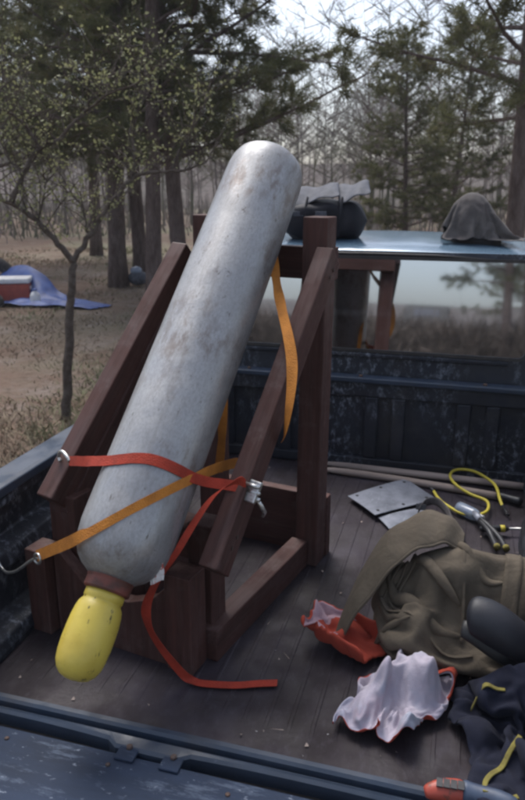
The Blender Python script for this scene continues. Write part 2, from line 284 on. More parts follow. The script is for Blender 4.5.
m = Mat('bare_wood_far', (.25, .205, .19), .95, spec=.1); M['far'] = m.m; m.mix(m.noise(.25, 3, lo=.4, hi=.6), (.18, .155, .145)); m.mix(m.noise(.6, 3, lo=.46, hi=.60), (.17, .175, .11), .9)
m = Mat('woods_hill', (.15, .125, .115), 1, spec=.05); M['hill'] = m.m; m.mix(m.noise(.2, 6, .7, (1, 1, 3), lo=.4, hi=.65), (.11, .10, .085)); m.bump(m.noise(.6, 6, .7, lo=.2, hi=.8), 1, .6)
m = Mat('blue_tarp', (.05, .10, .30), .5); M['tarp'] = m.m; m.mix(m.noise(6, 4), (.035, .065, .21))
m = Mat('cooler_red', (.35, .07, .045), .5); M['cooler'] = m.m; m.mix(m.noise(12, 3), (.28, .055, .04))
m = Mat('cooler_white', (.68, .67, .66), .5); M['white'] = m.m; m.mix(m.noise(14, 4), (.58, .57, .57))
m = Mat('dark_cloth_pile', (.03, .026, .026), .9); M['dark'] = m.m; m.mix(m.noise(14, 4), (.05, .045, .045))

# ================================================================== the setting
def ground_h(x, y):
    r = math.hypot(x, y)
    h = .05 * noise.noise(Vector((x * .25, y * .25, 0))) + .02 * noise.noise(Vector((x * 1.1, y * 1.1, 4)))
    return GZ + h * min(1, max(.15, (r - 3) / 4)) + max(0, r - 60) * .0
rows = []
ax = sorted(set([-400, -250, -160, -110, -80] + [round(-60 + i * 1.0, 2) for i in range(121)] + [80, 110, 160, 250, 400]))
mb = MB(); mb.sheet([[(x, y, ground_h(x, y)) for x in ax] for y in ax])
g = mb.build('ground', M['ground'], smooth=True); tag(g, 'leaf-strewn bare ground of brown pine straw and thin grass', kind='structure')
# low wooded rise all round
rows = []
for k in range(6):
    rr = 62 + k * 14; rows.append([(rr * math.cos(a), rr * math.sin(a), GZ - .3 + [0, 2.4, 4.4, 5.6, 5.8, 3][k] * (1 + .35 * noise.noise(Vector((3 * math.cos(a), 3 * math.sin(a), k * .4))))) for a in [2 * math.pi * i / 120 for i in range(121)]])
mb = MB(); mb.sheet(rows); o = mb.build('hill', M['hill'], smooth=True); tag(o, 'low wooded rise behind the clearing', kind='structure')

# far woods: bare young trees that read as one mass
def far_woods():
    T = []
    def nrm(a): return a / (np.linalg.norm(a, axis=-1, keepdims=True) + 1e-9)
    def quads(a, b, ra, rb):
        t = nrm(b - a); s = nrm(np.cross(t, rng.normal(size=t.shape))); ra = np.broadcast_to(np.asarray(ra, float).reshape(-1, 1), (len(a), 1)); rb = np.broadcast_to(np.asarray(rb, float).reshape(-1, 1), (len(a), 1))
        for w in (s, np.cross(t, s)):
            T.append(np.stack([a - w * ra, a + w * ra, b + w * rb], 1)); T.append(np.stack([a - w * ra, b + w * rb, b - w * rb], 1))
    def tris(a, b, r):
        s = nrm(np.cross(b - a, rng.normal(size=a.shape))) * r; T.append(np.stack([a - s, a + s, b], 1))
    for n in range(760):
        front = n < 560
        az = rng.uniform(-62, 40) if front else rng.choice([rng.uniform(95, 150), rng.uniform(205, 265)])
        r = rng.uniform(28, 62) if front else rng.uniform(36, 52)
        x, y = r * math.sin(R(az)), r * math.cos(R(az)); h = rng.uniform(5.5, 11) if front else rng.uniform(6.5, 9.0); rad = rng.uniform(.018, .055) if n % 15 else rng.uniform(.07, .11)
        k = np.arange(5)[:, None] / 4; lean = rng.normal(size=2) * .05
        p = np.concatenate([x + lean[0] * h * k, y + lean[1] * h * k, GZ - .1 + h * k], 1); p[1:, :2] += rng.normal(size=(4, 2)) * .08
        quads(p[:-1], p[1:], rad * (1 - .22 * np.arange(4)), rad * (1 - .22 * np.arange(1, 5)))
        nb = int(rng.uniform(14, 22)); f = rng.uniform(.18, 1, nb) ** .8; i = np.minimum(3, (f * 4).astype(int)); q = p[i] + (p[i + 1] - p[i]) * (f * 4 - i)[:, None]
        a = rng.uniform(0, 6.283, nb); L = (1.1 - f * .75) * h * .34 * rng.uniform(.6, 1.2, nb); e = q + np.stack([np.cos(a) * L, np.sin(a) * L, L * rng.uniform(.25, .9, nb)], 1)
        quads(q, e, .022, .008)
        m = nb * 14; j = rng.integers(0, nb, m); g = rng.uniform(.2, 1, m)[:, None]; Lj = L[j][:, None]; s0 = q[j] + (e[j] - q[j]) * g; s1 = s0 + rng.normal(size=(m, 3)) * Lj * .20 + np.array([0, 0, .12]) * Lj; tris(s0, s1, .011)
        s2 = s0 + (s1 - s0) * rng.uniform(.3, 1, (m, 1)); tris(s2, s2 + rng.normal(size=(m, 3)) * Lj * .13, .008)
        c = np.stack([x + rng.normal(size=12) * 1.1, y + rng.normal(size=12) * 1.1, np.full(12, GZ)], 1); tris(c, c + np.stack([rng.normal(size=12) * .35, rng.normal(size=12) * .35, rng.uniform(.5, 1.9, 12)], 1), .03)
    return np.concatenate(T)
o = tri_mesh('woods', far_woods(), M['far']); tag(o, 'hazy mass of bare grey-brown young trees behind the clearing', 'woods', kind='stuff')

def brush():
    N = 30000; az = np.radians(rng.uniform(150, 212, N)); r = rng.uniform(14.5, 18.5, N); a = np.stack([r * np.sin(az), r * np.cos(az), GZ + rng.uniform(0, 1, N) ** 1.2 * 1.6], 1); b = a + rng.normal(size=(N, 3)) * np.array([.22, .22, .3]) + np.array([0, 0, .2])
    w = np.cross(b - a, rng.normal(size=(N, 3))); w = w / (np.linalg.norm(w, axis=1)[:, None] + 1e-9) * .03
    return np.stack([a - w, a + w, b], 1)
o = tri_mesh('reflection_brush', brush(), M['sapbark']); tag(o, 'brown brush beyond the field, mirrored low in the rear window', 'brush', kind='stuff')  # added band, out of view, that darkens the ground mirrored in the glass

# dry grass and litter
def grass():
    T = []
    N = 60000
    az = rng.uniform(-46, -4, N); r = 3.2 + (rng.uniform(0, 1, N) ** 1.5) * 22
    x = r * np.sin(np.radians(az)); y = r * np.cos(np.radians(az))
    for i in range(N):
        if x[i] > -1.75 and y[i] < 8: continue
        k = noise.noise(Vector((x[i] * .5, y[i] * .5, 9)))
        if k < -.05 + rng.uniform(-.3, .3): continue
        h = rng.uniform(.02, .07) * (1 + max(0, k) * 1.5); a = rng.uniform(0, 6.283); w = .004 + .0006 * r[i]; z = ground_h(x[i], y[i]) - .005
        dx, dy = math.cos(a), math.sin(a); l = rng.normal(size=2) * h * .9
        T.append(((x[i] - dx * w, y[i] - dy * w, z), (x[i] + dx * w, y[i] + dy * w, z), (x[i] + l[0], y[i] + l[1], z + h)))
    return np.array(T)
o = tri_mesh('grass', grass(), M['grass']); tag(o, 'thin dry grass and pine straw over the clearing', 'grass', kind='stuff')

# ------------------------------------------------------------------ pines
def build_pine(name, H, r0, zc, nb, blen, seed, lean=(0, 0), tuft=2300, low=None):
    rg = np.random.default_rng(seed); root = empty(name)
    pts = [Vector((lean[0] * t * t + .10 * math.sin(t * 5 + seed), lean[1] * t * t + .08 * math.cos(t * 4 + seed) - .08, H * t)) for t in [i / 14 for i in range(15)]]
    pts = [p - Vector((pts[0].x, pts[0].y, .15)) for p in pts]
    mb = MB(); mb.tube(pts, [r0 * (1.25 if i == 0 else 1) * (1 - .85 * i / 14) for i in range(15)], 12)
    def at(z): t = max(0, min(.999, z / H)) * 14; i = int(t); return pts[i].lerp(pts[i + 1], t - i)
    mb.build('trunk', M['bark'], root, smooth=True)
    bb = MB(); tips = []
    for b in range(nb):
        f = (b + rg.uniform(0, 1)) / nb; z = zc + (H - zc - .3) * f ** 1.25; p = at(z); a = b * 2.399 + rg.uniform(-.4, .4)
        L = blen * (1 - f) ** .7 * rg.uniform(.7, 1.15) + .35; path = [p]; dr = Vector((math.cos(a), math.sin(a), rg.uniform(-.08, .35) + .4 * f)); q = p.copy(); n = 6
        for k in range(n):
            dr = (dr + Vector((rg.normal() * .13, rg.normal() * .13, -.05 + .03 * k + rg.normal() * .05))).normalized(); q = q + dr * L / n; path.append(q.copy())
        bb.tube(path, [max(.006, .008 + .012 * L * (1 - k / n)) for k in range(n + 1)], 5)
        for s in range(int(7 + L * 4)):
            g = rg.uniform(.25, 1) * n; i = min(n - 1, int(g)); s0 = path[i].lerp(path[i + 1], g - i); sd = (path[i + 1] - path[i]).normalized()
            sd = (sd * .6 + Vector((rg.normal(), rg.normal(), rg.normal() * .5 + .15)) * .7).normalized(); sl = rg.uniform(.25, .75) * (1.2 - .5 * g / n); s1 = s0 + sd * sl
            bb.tube([s0, s0.lerp(s1, .5) + Vector((0, 0, -.02)), s1], [.008, .006, .004], 3, caps=False)
            for t in range(3): tips.append((s0.lerp(s1, .55 + .45 * t / 2), sd))
        tips.append((path[-1], dr))
    bb.build('branches', M['bark'], root)
    T = []
    idx = rg.permutation(len(tips))[:tuft]
    for i in idx:
        p, sd = tips[i]; p = np.array(p); sd = np.array(sd); n = 26
        D = rg.normal(size=(n, 3)) * .55 + sd * .8; D /= np.linalg.norm(D, axis=1)[:, None]; L = rg.uniform(.11, .23, n)[:, None]
        S = np.cross(D, rg.normal(size=(n, 3))); S /= np.linalg.norm(S, axis=1)[:, None]; w = .008; base = p + rg.normal(size=(n, 3)) * .03
        E = base + D * L; E[:, 2] -= .02
        T.append(np.stack([base - S * w, base + S * w, E], 1))
    tri_mesh('crown', np.concatenate(T), M['pine_needles'], root)
    return root
pines = [build_pine('pine_tree', 13, .19, 3.1, 52, 2.7, 11, (.5, .2), 3000), build_pine('pine_tree', 12, .16, 3.0, 40, 2.4, 23, (-.6, .3)), build_pine('pine_tree', 11, .15, 2.3, 64, 3.1, 37, (.2, -.4), 6000)]
PINES = [  # prototype, x, y, rotation, scale, label
    (0, -6.92, 13.2, .3, 1.0, 'thick straight pine trunk standing left of its close neighbour, behind the sapling'),
    (1, -6.72, 13.9, 2.2, 1.0, 'darker pine right beside the thick straight one, its base by the blue-white bundle'),
    (1, -5.02, 10.8, 5.1, .92, 'slim pine, the trunk nearest to the wooden cradle'),
    (2, -5.25, 12.6, 3.6, 1.1, 'dense pine whose boughs spread behind the top of the cylinder'),
    (1, .70, 12.2, 2.4, 1.05, 'pine at the right edge behind the canvas bundle on the roof'),
    (2, -1.45, 17.5, 4.0, .50, 'small young pine farther off between the bag and bundle on the cab roof'),
    (2, -.55, 20.5, 1.0, .56, 'second small young pine, farther back and nearer the canvas bundle'),
    (2, -12.0, 16.0, 4.4, 1.05, 'spreading pine at the far left beyond the blue tarp'),
    (0, -10.8, 19.3, 5.4, .95, 'distant pine trunk just beside the fork of the sapling'),
    (1, 1.3, -15.0, 1.3, 1.0, 'spreading pine behind the photographer, mirrored at the right of the rear window'),
    (0, 3.0, -30.0, 3.0, 1.0, 'slim pine behind the photographer, mirrored at the right edge of the rear window')]
used = set()
for k, x, y, rz, s, lab in PINES:
    o = pines[k] if k not in used else copy_tree(pines[k]); used.add(k)
    o.location = (x, y, ground_h(x, y)); o.rotation_euler = (0, 0, rz); o.scale = (s, s, s); tag(o, lab, 'tree', 'pines around the clearing')

# ------------------------------------------------------------------ sapling in new leaf
def sapling():
    root = empty('leafy_sapling', (-3.405, 5.308, ground_h(-3.405, 5.308))); O = root.location
    limbs = [[(-3.405,5.308,-.77),(-3.342,5.326,-.279),(-3.29,5.341,.171),(-3.253,5.352,.432),(-3.227,5.359,.67)],
        [(-3.227,5.359,.67),(-3.349,5.30,.87),(-3.502,5.22,1.058),(-3.629,5.15,1.154),(-3.767,5.08,1.21),(-4.0,4.95,1.32),(-4.2,4.9,1.5)],
        [(-3.629,5.15,1.154),(-3.528,5.2,1.376),(-3.384,5.25,1.577),(-3.229,5.33,1.661),(-3.051,5.41,1.857),(-2.975,5.45,1.96),(-2.85,5.6,2.2)],
        [(-3.384,5.25,1.577),(-3.49,5.2,1.782),(-3.59,5.1,1.857),(-3.693,5.05,1.909),(-3.9,4.95,2.05)],
        [(-3.227,5.359,.67),(-3.088,5.44,.903),(-2.936,5.52,1.13),(-2.756,5.6,1.337),(-2.563,5.65,1.399),(-2.326,5.7,1.415),(-2.1,5.8,1.52)],
        [(-2.756,5.6,1.337),(-2.743,5.65,1.57),(-2.8,5.75,1.75),(-2.7,5.8,2.0),(-2.72,5.9,2.25)],
        [(-2.45,5.68,1.40),(-2.35,5.75,1.6),(-2.2,5.8,1.85),(-2.15,5.9,2.1)], [(-3.45,5.24,1.02),(-3.42,5.35,1.3),(-3.38,5.4,1.45)],
        [(-3.1,5.44,.9),(-3.2,5.5,1.15),(-3.4,5.55,1.25)], [(-3.53,5.2,1.376),(-3.75,5.3,1.6),(-3.85,5.4,1.9),(-3.8,5.5,2.2)], [(-3.05,5.41,1.857),(-2.8,5.3,1.95),(-2.5,5.3,2.05),(-2.3,5.35,2.2)]]
    rad0 = [.046, .029, .025, .017, .027, .016, .014, .010, .010, .014, .012]
    mb = MB(); rg = np.random.default_rng(5); spots = []
    for li, L in enumerate(limbs):
        P = [p - O for p in catmull(L, 5)]; n = len(P); r = rad0[li]; e = .65 if li == 0 else .28
        P = [p + Vector((rg.normal(), rg.normal(), rg.normal())) * (.006 if 0 < i < n - 1 else 0) for i, p in enumerate(P)]
        mb.tube(P, [r * (1 - (1 - e) * i / (n - 1)) * (1.25 if li == 0 and i == 0 else 1) for i in range(n)], 8)
        if li == 0: continue
        for s in range(int(9 + n * .55)):
            i = int(rg.uniform(.12, 1) * (n - 1)); p = P[i]; dr = Vector((rg.normal() * .8, rg.normal() * .8, abs(rg.normal()) * .8 + .25)).normalized(); Ls = rg.uniform(.25, .75); tw = [p]; q = p.copy()
            for k in range(5):
                dr = (dr + Vector((rg.normal(), rg.normal(), rg.normal() + .15)) * .22).normalized(); q = q + dr * Ls / 5; tw.append(q.copy())
            mb.tube(tw, [.005, .0045, .004, .0035, .003, .002], 4, caps=False)
            for k in range(1, 6):
                for c in range(3):
                    g = tw[k - 1].lerp(tw[k], rg.uniform()); spots.append(g + Vector(rg.normal(size=3)) * .018)
                if rg.uniform() < .5:
                    e2 = tw[k] + Vector((rg.normal(), rg.normal(), rg.normal() * .6 + .4)).normalized() * rg.uniform(.1, .3); mb.tube([tw[k], e2], [.003, .0015], 3, caps=False)
                    for c in range(6): spots.append(tw[k].lerp(e2, rg.uniform(.2, 1.05)) + Vector(rg.normal(size=3)) * .015)
    mb.build('trunk', M['sapbark'], root, smooth=True)
    T = []
    for p in spots:
        for c in range(2 if rg.uniform() < .5 else 1):
            if rg.uniform() < .58: continue
            L = rg.uniform(.016, .038); w = L * .36; dd = Vector(rg.normal(size=3)) + Vector((0, 0, .3)); dd.normalize(); s = dd.cross(Vector(rg.normal(size=3))).normalized(); b = p + Vector(rg.normal(size=3)) * .01
            T += [(b, b + dd * L * .5 + s * w, b + dd * L), (b, b + dd * L, b + dd * L * .5 - s * w)]
    tri_mesh('crown', np.array([[tuple(q) for q in t] for t in T]), M['spring_leaf'], root)
    tag(root, 'forked slender sapling with pale yellow-green new leaves beside the truck bed', 'tree')
sapling()

# ================================================================== the pickup truck
TX = -.43                                        # the truck's centre line
truck = empty('pickup_truck', (TX, 3.0, GZ)); tag(truck, 'dark blue pickup truck with its tailgate down and worn load bed', 'pickup truck')
def tp(mb, name, mat, parent=None, **k):         # a truck part in world coordinates
    o = mb.build(name, M[mat], parent or truck, **k)
    if not parent: o.location = -truck.location
    return o
def mir(poly): return [(2 * TX - x, z) for x, z in poly][::-1]
# load bed floor with pressed ribs
xs = []; x = -1.20
while x < .34:
    xs += [(x, 0), (x + .040, 0), (x + .043, .0016), (x + .050, .0016), (x + .053, 0)]; x += .0585
xs = [p for p in xs if p[0] < .335] + [(.34, 0)]
mb = MB(); mb.sheet([[(x, y, z * k) for x, z in xs] for y, k in ((3.16, 1), (2.6, 1), (2.0, 1), (1.42, 1), (1.37, .0), (1.305, 0))])
tp(mb, 'bed_floor', 'floor')
# rear sill: lip, groove and bead at the floor's end
N = 60
def bead_edge(x):
    for a, b in ((-1.3, -.73), (-.56, .14)):
        if a < x < b: t = (x - a) / (b - a); return 1.240 + .010 * math.sin(math.pi * t) ** .6
    return 1.225
rows = []
for i in range(N + 1):
    x = -1.24 + 1.62 * i / N; e = bead_edge(x)
    rows.append([(x, 1.306, 0), (x, 1.300, .007), (x, 1.286, .008), (x, 1.279, .002), (x, 1.277, -.018), (x, 1.270, -.018), (x, 1.267, -.004), (x, 1.260, .001), (x, e + .008, -.002), (x, e, -.008), (x, e + .001, -.05)])
mb = MB(); mb.sheet(rows); tp(mb, 'bed_sill', 'rail_blue', smooth=False)
mb = MB(); mb.box(-1.24, .38, 1.20, 1.30, -.12, -.045); tp(mb, 'hinge_channel', 'trim')
# open tailgate
mb = MB(); mb.box(-1.21, .35, .77, 1.217, -.075, -.012); tg = tp(mb, 'tailgate', 'tailgate_blue', bevel=.007, seg=3)
for x0, x1 in ((-1.15, -.76), (-.68, -.18), (-.10, .29)):
    mb = MB(); mb.box(x0, x1, .83, 1.02, -.012, -.006); tp(mb, 'pressed_panel', 'tailgate_blue', tg, bevel=.004)
for x0 in (-.715, -.600):
    mb = MB(); mb.box(x0, x0 + .05, 1.193, 1.236, -.011, -.004); h = tp(mb, 'hinge_plate', 'tailgate_blue', tg, bevel=.003)
    mb = MB(); mb.lathe([(.0085, -.006), (.0085, .001), (.006, .003)], 6, Matrix.Translation((x0 + .025, 1.230, 0))); tp(mb, 'bolt', 'bolt', tg)
for x, y in ((-1.0, 1.18), (-.42, 1.173), (-.72, 1.175), (-.2, 1.17), (.05, 1.18)):
    mb = MB(); mb.lathe([(.006, -.013), (.006, -.0095), (.003, -.008)], 8, Matrix.Translation((x, y, 0))); tp(mb, 'rivet', 'bolt', tg, smooth=True)
# side walls of the bed
WALL = [(-1.345, -.30), (-1.365, .10), (-1.355, .428), (-1.252, .428), (-1.252, .395), (-1.295, .380), (-1.295, .285), (-1.232, .268), (-1.222, .222), (-1.255, .205), (-1.255, .075), (-1.185, .055), (-1.178, .02), (-1.19, -.03), (-1.20, -.30)]
RAIL = [(-1.362, .428), (-1.358, .449), (-1.340, .457), (-1.262, .462), (-1.246, .456), (-1.243, .429)]
for i, (w, r) in enumerate(((WALL, RAIL), (mir(WALL), mir(RAIL)))):
    mb = MB(); mb.prism(w, 1.26, 3.165); o = tp(mb, 'bed_wall', 'bed_blue', bevel=.006)
    mb = MB(); mb.prism(r, 1.255, 3.17); tp(mb, 'bed_rail', 'rail_blue', o, bevel=.004)
    s = -1 if i == 0 else 1
    rows = []
    for k in range(13):
        a = math.pi * k / 12; y = 2.16 - .37 * math.cos(a); z = .24 * math.sin(a) ** .6
        xi = TX + s * .70; xo = TX + s * .775; rows.append([(xo, y, z), (xi + s * .03, y, z), (xi, y, z - .03 if z > .03 else 0), (xi, y, -.01)])
    mb = MB(); mb.sheet(rows); tp(mb, 'wheel_arch', 'bed_blue', bevel=.0)
    for yw in (2.16, 5.25):
        mw = Matrix.Translation((TX + s * .80, yw, GZ + .33)) @ Matrix.Rotation(R(90), 4, 'Y')
        mb = MB(); mb.lathe([(.20, -.10), (.27, -.105), (.315, -.10), (.33, -.075), (.33, .075), (.315, .10), (.27, .105), (.20, .10)], 32, mw); wo = tp(mb, 'wheel', 'rubber', smooth=True)
        mb = MB(); mb.lathe([(.0, -.07), (.08, -.075), (.11, -.06), (.17, -.075), (.198, -.098), (.198, .098), (.17, .075), (.11, .06), (.08, .075), (0, .07)], 24, mw); tp(mb, 'rim', 'chrome', wo, smooth=True)
# front wall of the bed: pressed panels between ribs
bh = tp(MB().box(-1.22, .36, 3.146, 3.165, -.05, .428), 'front_wall', 'bed_blue')
def fw(x0, x1, z0, z1, y0=3.122): return tp(MB().box(x0, x1, y0, 3.1465, z0, z1), 'pressed_rib', 'bed_blue', bh, bevel=.006)
fw(-1.19, .33, .358, .425, 3.120); fw(-1.19, .33, .006, .055, 3.120)
x = -.405 - .415 * 2
while x < .34:
    for dx in (0, .125):
        if x + dx > -1.19 and x + dx + .06 < .34: fw(x + dx, x + dx + .060, .0555, .3575)
    x += .415
tp(MB().box(-1.19, .33, 3.100, 3.172, .4285, .452), 'front_rail', 'rail_blue', bh, bevel=.005)
for x in (-.97, -.43, .12):
    tp(MB().lathe([(.010, 0), (.010, .006), (.007, .009)], 6, Matrix.Translation((x, 3.13, .4515))), 'bolt', 'bolt', bh)
# cab
def yb(z): return 3.205 + .10 * (z - .52)       # the cab's back leans a little forward
def rr(x0, x1, z0, z1, x0t, x1t, rad, n=6):      # rounded trapezoid outline in x, z
    P = []
    for cx, cz, a0 in ((x1 - rad, z0 + rad, -90), (x1t - rad, z1 - rad, 0), (x0t + rad, z1 - rad, 90), (x0 + rad, z0 + rad, 180)):
        for k in range(n + 1):
            a = R(a0 + 90 * k / n); P.append((cx + rad * math.cos(a), cz + rad * math.sin(a)))
    return P
WO = rr(TX - .70, TX + .722, .552, .990, TX - .69, TX + .712, .045)
GI = rr(TX - .686, TX + .708, .566, .976, TX - .676, TX + .698, .032)
OO = rr(TX - .82, TX + .82, .30, 1.012, TX - .745, TX + .765, .03)
n = len(WO)
mb = MB(); V = [(x, yb(z), z) for x, z in OO] + [(x, yb(z) - .004, z) for x, z in WO] + [(x, yb(z) + .012, z) for x, z in WO]
mb.add(V, [(i, (i + 1) % n, (i + 1) % n + n, i + n) for i in range(n)] + [(i + n, (i + 1) % n + n, (i + 1) % n + 2 * n, i + 2 * n) for i in range(n)])
cabo = tp(mb, 'cab_back', 'bed_blue', smooth=False)
tp(MB().box(TX - .82, TX + .80, 3.18, 3.2, -.35, .30), 'cab_panel', 'bed_blue')
mb = MB(); V = [(x, yb(z) - .010, z) for x, z in WO] + [(x, yb(z) - .010, z) for x, z in GI] + [(x, yb(z) + .006, z) for x, z in GI] + [(x, yb(z) + .004, z) for x, z in WO]
mb.add(V, [(i + a * n, (i + 1) % n + a * n, (i + 1) % n + (a + 1) % 4 * n, i + (a + 1) % 4 * n) for a in range(4) for i in range(n)])
rw = tp(mb, 'rear_window', 'trim')
mb = MB(); mb.add([(x, yb(z) - .002, z) for x, z in GI], [tuple(range(n))]); tp(mb, 'glass', 'glass', rw)
tp(MB().box(TX - .66, TX + .64, yb(.54) - .018, yb(.54) - .006, .530, .548), 'window_sill', 'bed_blue', cabo, bevel=.004)
# roof skin
rows = []
YR = [3.252, 3.250, 3.254, 3.27, 3.30, 3.36, 3.45, 3.6, 3.8, 4.05, 4.3, 4.45, 4.52, 4.55]
ZR = [.992, 1.000, 1.008, 1.018, 1.027, 1.037, 1.046, 1.054, 1.057, 1.053, 1.040, 1.022, 1.008, .990]
for y, z in zip(YR, ZR):
    row = []
    for i in range(33):
        s = -1 + 2 * i / 32; hw = .758; cx = TX + .010
        drop = .030 * abs(s) ** 2 + .055 * max(0, (abs(s) - .86) / .14) ** 2
        row.append((cx + s * hw, y + .035 * abs(s) ** 4 * (1 if y < 3.9 else -1), z - drop * (1 if z > 1.02 else .75)))
    rows.append(row)
mb = MB(); mb.sheet(rows[::-1]); tp(mb, 'roof', 'roof_blue_sky_lit', smooth=True)
tp(MB().tube([(TX - .72, 3.254, .976), (TX - .3, 3.251, .997), (TX + .0, 3.251, .999), (TX + .3, 3.251, .997), (TX + .745, 3.254, .976)], .007, 8), 'drip_gutter', 'trim', cabo, smooth=True)
# sides of the cab, windscreen, bonnet
for s in (-1, 1):
    xb, xt = TX + s * .82, TX + s * .755
    side = MB()
    side.add([(xb, 3.19, -.45), (xb, 4.75, -.45), (xb, 4.75, .46), (xb, 3.19, .46), (xb - s * .03, 3.19, -.45), (xb - s * .03, 4.75, -.45), (xb - s * .03, 4.75, .46), (xb - s * .03, 3.19, .46)], [(0, 1, 2, 3), (7, 6, 5, 4), (0, 4, 5, 1), (1, 5, 6, 2), (2, 6, 7, 3), (3, 7, 4, 0)])
    dr_ = tp(side, 'door', 'rail_blue')
    tp(MB().box(xb - .012, xb + .012, 3.36, 3.48, .33, .36), 'door_handle', 'trim', dr_, bevel=.005)
    for y0, y1, yt0, yt1 in ((3.20, 3.30, 3.25, 3.34), (4.78, 4.88, 4.44, 4.54)):
        p = MB(); p.add([(xb, y0, .46), (xb, y1, .46), (xt, yt1, .995), (xt, yt0, .995), (xb - s * .05, y0, .46), (xb - s * .05, y1, .46), (xt - s * .05, yt1, .995), (xt - s * .05, yt0, .995)], [(0, 1, 2, 3), (7, 6, 5, 4), (0, 4, 5, 1), (1, 5, 6, 2), (2, 6, 7, 3), (3, 7, 4, 0)])
        tp(p, 'pillar', 'rail_blue')
    p = MB(); p.add([(xb - s * .02, 3.30, .46), (xb - s * .02, 4.78, .46), (xt - s * .02, 4.44, .985), (xt - s * .02, 3.34, .985)], [(0, 1, 2, 3)]); tp(p, 'side_window', 'glass')
    tp(MB().box(min(xb, xb - s * .2), max(xb, xb - s * .2), 4.76, 6.15, -.30, .34), 'fender', 'rail_blue', bevel=.04, seg=3)
p = MB(); p.add([(TX - .78, 4.86, .46), (TX + .78, 4.86, .46), (TX + .70, 4.54, .985), (TX - .70, 4.54, .985)], [(0, 1, 2, 3)]); tp(p, 'windscreen', 'glass')
tp(MB().box(TX - .63, TX + .63, 4.80, 6.12, -.2, .40), 'bonnet', 'rail_blue', bevel=.05, seg=3)
tp(MB().box(TX - .80, TX + .80, 4.55, 4.80, .0, .44), 'dashboard', 'seat', bevel=.04)
tp(MB().box(TX - .79, TX + .79, 3.2, 4.8, -.46, -.40), 'cab_floor', 'trim')
tp(MB().box(TX - .74, TX + .74, 3.36, 3.52, -.2, .625, Matrix.Translation((0, 0, 0))), 'bench_backrest', 'seat', bevel=.05, seg=3)
tp(MB().box(TX - .74, TX + .74, 3.50, 3.98, -.4, -.02), 'bench_seat', 'seat', bevel=.05, seg=3)
# a van parked behind the photographer, seen mirrored in the rear window
van = empty('parked_van', (-1.35, -20.0, GZ + .25)); tag(van, 'dark grey van parked in the field, mirrored in the rear window', 'van')
mb = MB(); mb.add([(x * w, y, z) for y, z, w in ((.0, .45, .9), (.0, 1.25, .9), (-.75, 1.42, .9), (-1.35, 2.25, .8), (-4.3, 2.32, .8), (-4.45, .45, .9)) for x in (-1, 1)], [(0, 1, 3, 2), (2, 3, 5, 4), (4, 5, 7, 6), (6, 7, 9, 8), (8, 9, 11, 10), (0, 2, 4, 6, 8, 10), (11, 9, 7, 5, 3, 1)]); mb.build('body', M['rubber'], van, bevel=.05)
MB().add([(-.50, -1.02, 1.83), (.50, -1.02, 1.83), (.45, -1.22, 2.10), (-.45, -1.22, 2.10)], [(0, 1, 2, 3)]).build('windscreen', M['silver_nylon'], van)
MB().box(-.92, .92, -.05, .12, .42, .66).build('bumper', M['trim'], van, bevel=.03)
for sx in (-1, 1):
    MB().lathe([(.0, 0), (.09, .01), (.1, .03)], 14, Matrix.Translation((.66 * sx, .02, .95)) @ Matrix.Rotation(R(-90), 4, 'X')).build('headlight', M['trim'], van)
    for yy in (-.8, -3.5): MB().lathe([(.0, -.1), (.3, -.1), (.33, -.06), (.33, .06), (.3, .1), (0, .1)], 20, Matrix.Translation((.86 * sx, yy, .33)) @ Matrix.Rotation(R(90), 4, 'Y')).build('wheel', M['rubber'], van, smooth=True)

# ================================================================== wooden cradle
PH = R(-9.5); cradle = empty('wooden_cradle', (-.60, 1.50, 0), (0, 0, PH)); tag(cradle, 'brown stained timber cradle holding the gas cylinder in the truck bed', 'cradle')
def beam(name, p0, p1, w, d, roll=None, mat='wood'):   # w along 'side', d along the other normal
    p0, p1 = Vector(p0), Vector(p1); z = (p1 - p0); L = z.length; z.normalize()
    x = Vector((1, 0, 0)) if roll is None else Vector(roll); x = (x - z * x.dot(z)).normalized(); y = z.cross(x)
    o = MB().box(-w/2, w/2, -d/2, d/2, 0, L).build(name, M[mat], cradle, bevel=.004, seg=2)
    o.matrix_local = Matrix((x, y, z)).transposed().to_4x4(); o.location = p0
    return o
beam('post', (.017, .732, 0), (.027, .732, 1.205), .082, .085)
beam('post', (-.372, .732, 0), (-.372, .732, 1.205), .082, .085)
beam('rail', (.023, .026, .332), (.074, .690, 1.090), .056, .088)
beam('rail', (-.526, .042, .412), (-.446, .690, 1.085), .060, .088)
beam('base_beam', (-.035, .085, .05), (-.005, .688, .05), .062, .10)
beam('base_beam', (-.40, .085, .05), (-.372, .688, .05), .062, .10)
beam('upright', (-.070, .150, 0), (-.070, .150, .405), .075, .08)
beam('upright', (-.300, .150, 0), (-.300, .150, .405), .075, .08)
beam('upright', (-.515, .105, 0), (-.510, .105, .425), .095, .085)
beam('side_board', (-.500, .115, .325), (-.434, .665, .925), .026, .155)
beam('cross_beam', (-.262, .155, .340), (-.108, .155, .340), .085, .10, (0, 1, 0))
beam('front_block', (-.078, .042, 0), (-.078, .042, .30), .083, .082)
beam('front_block', (-.555, .018, 0), (-.555, .018, .275), .075, .080)
beam('cross_board', (-.44, .797, .116), (.062, .797, .116), .040, .236, (0, 1, 0))
beam('cross_board', (-.412, .797, 1.055), (.062, .797, 1.055), .040, .105, (0, 1, 0))
mb = MB(); mb.prism([(-.513, .0), (-.513, .262), (-.485, .268), (-.40, .182), (-.35, .165), (-.25, .17), (-.17, .20), (-.121, .25), (-.121, 0)], .012, .052)
mb.build('notched_board', M['wood'], cradle, bevel=.003)
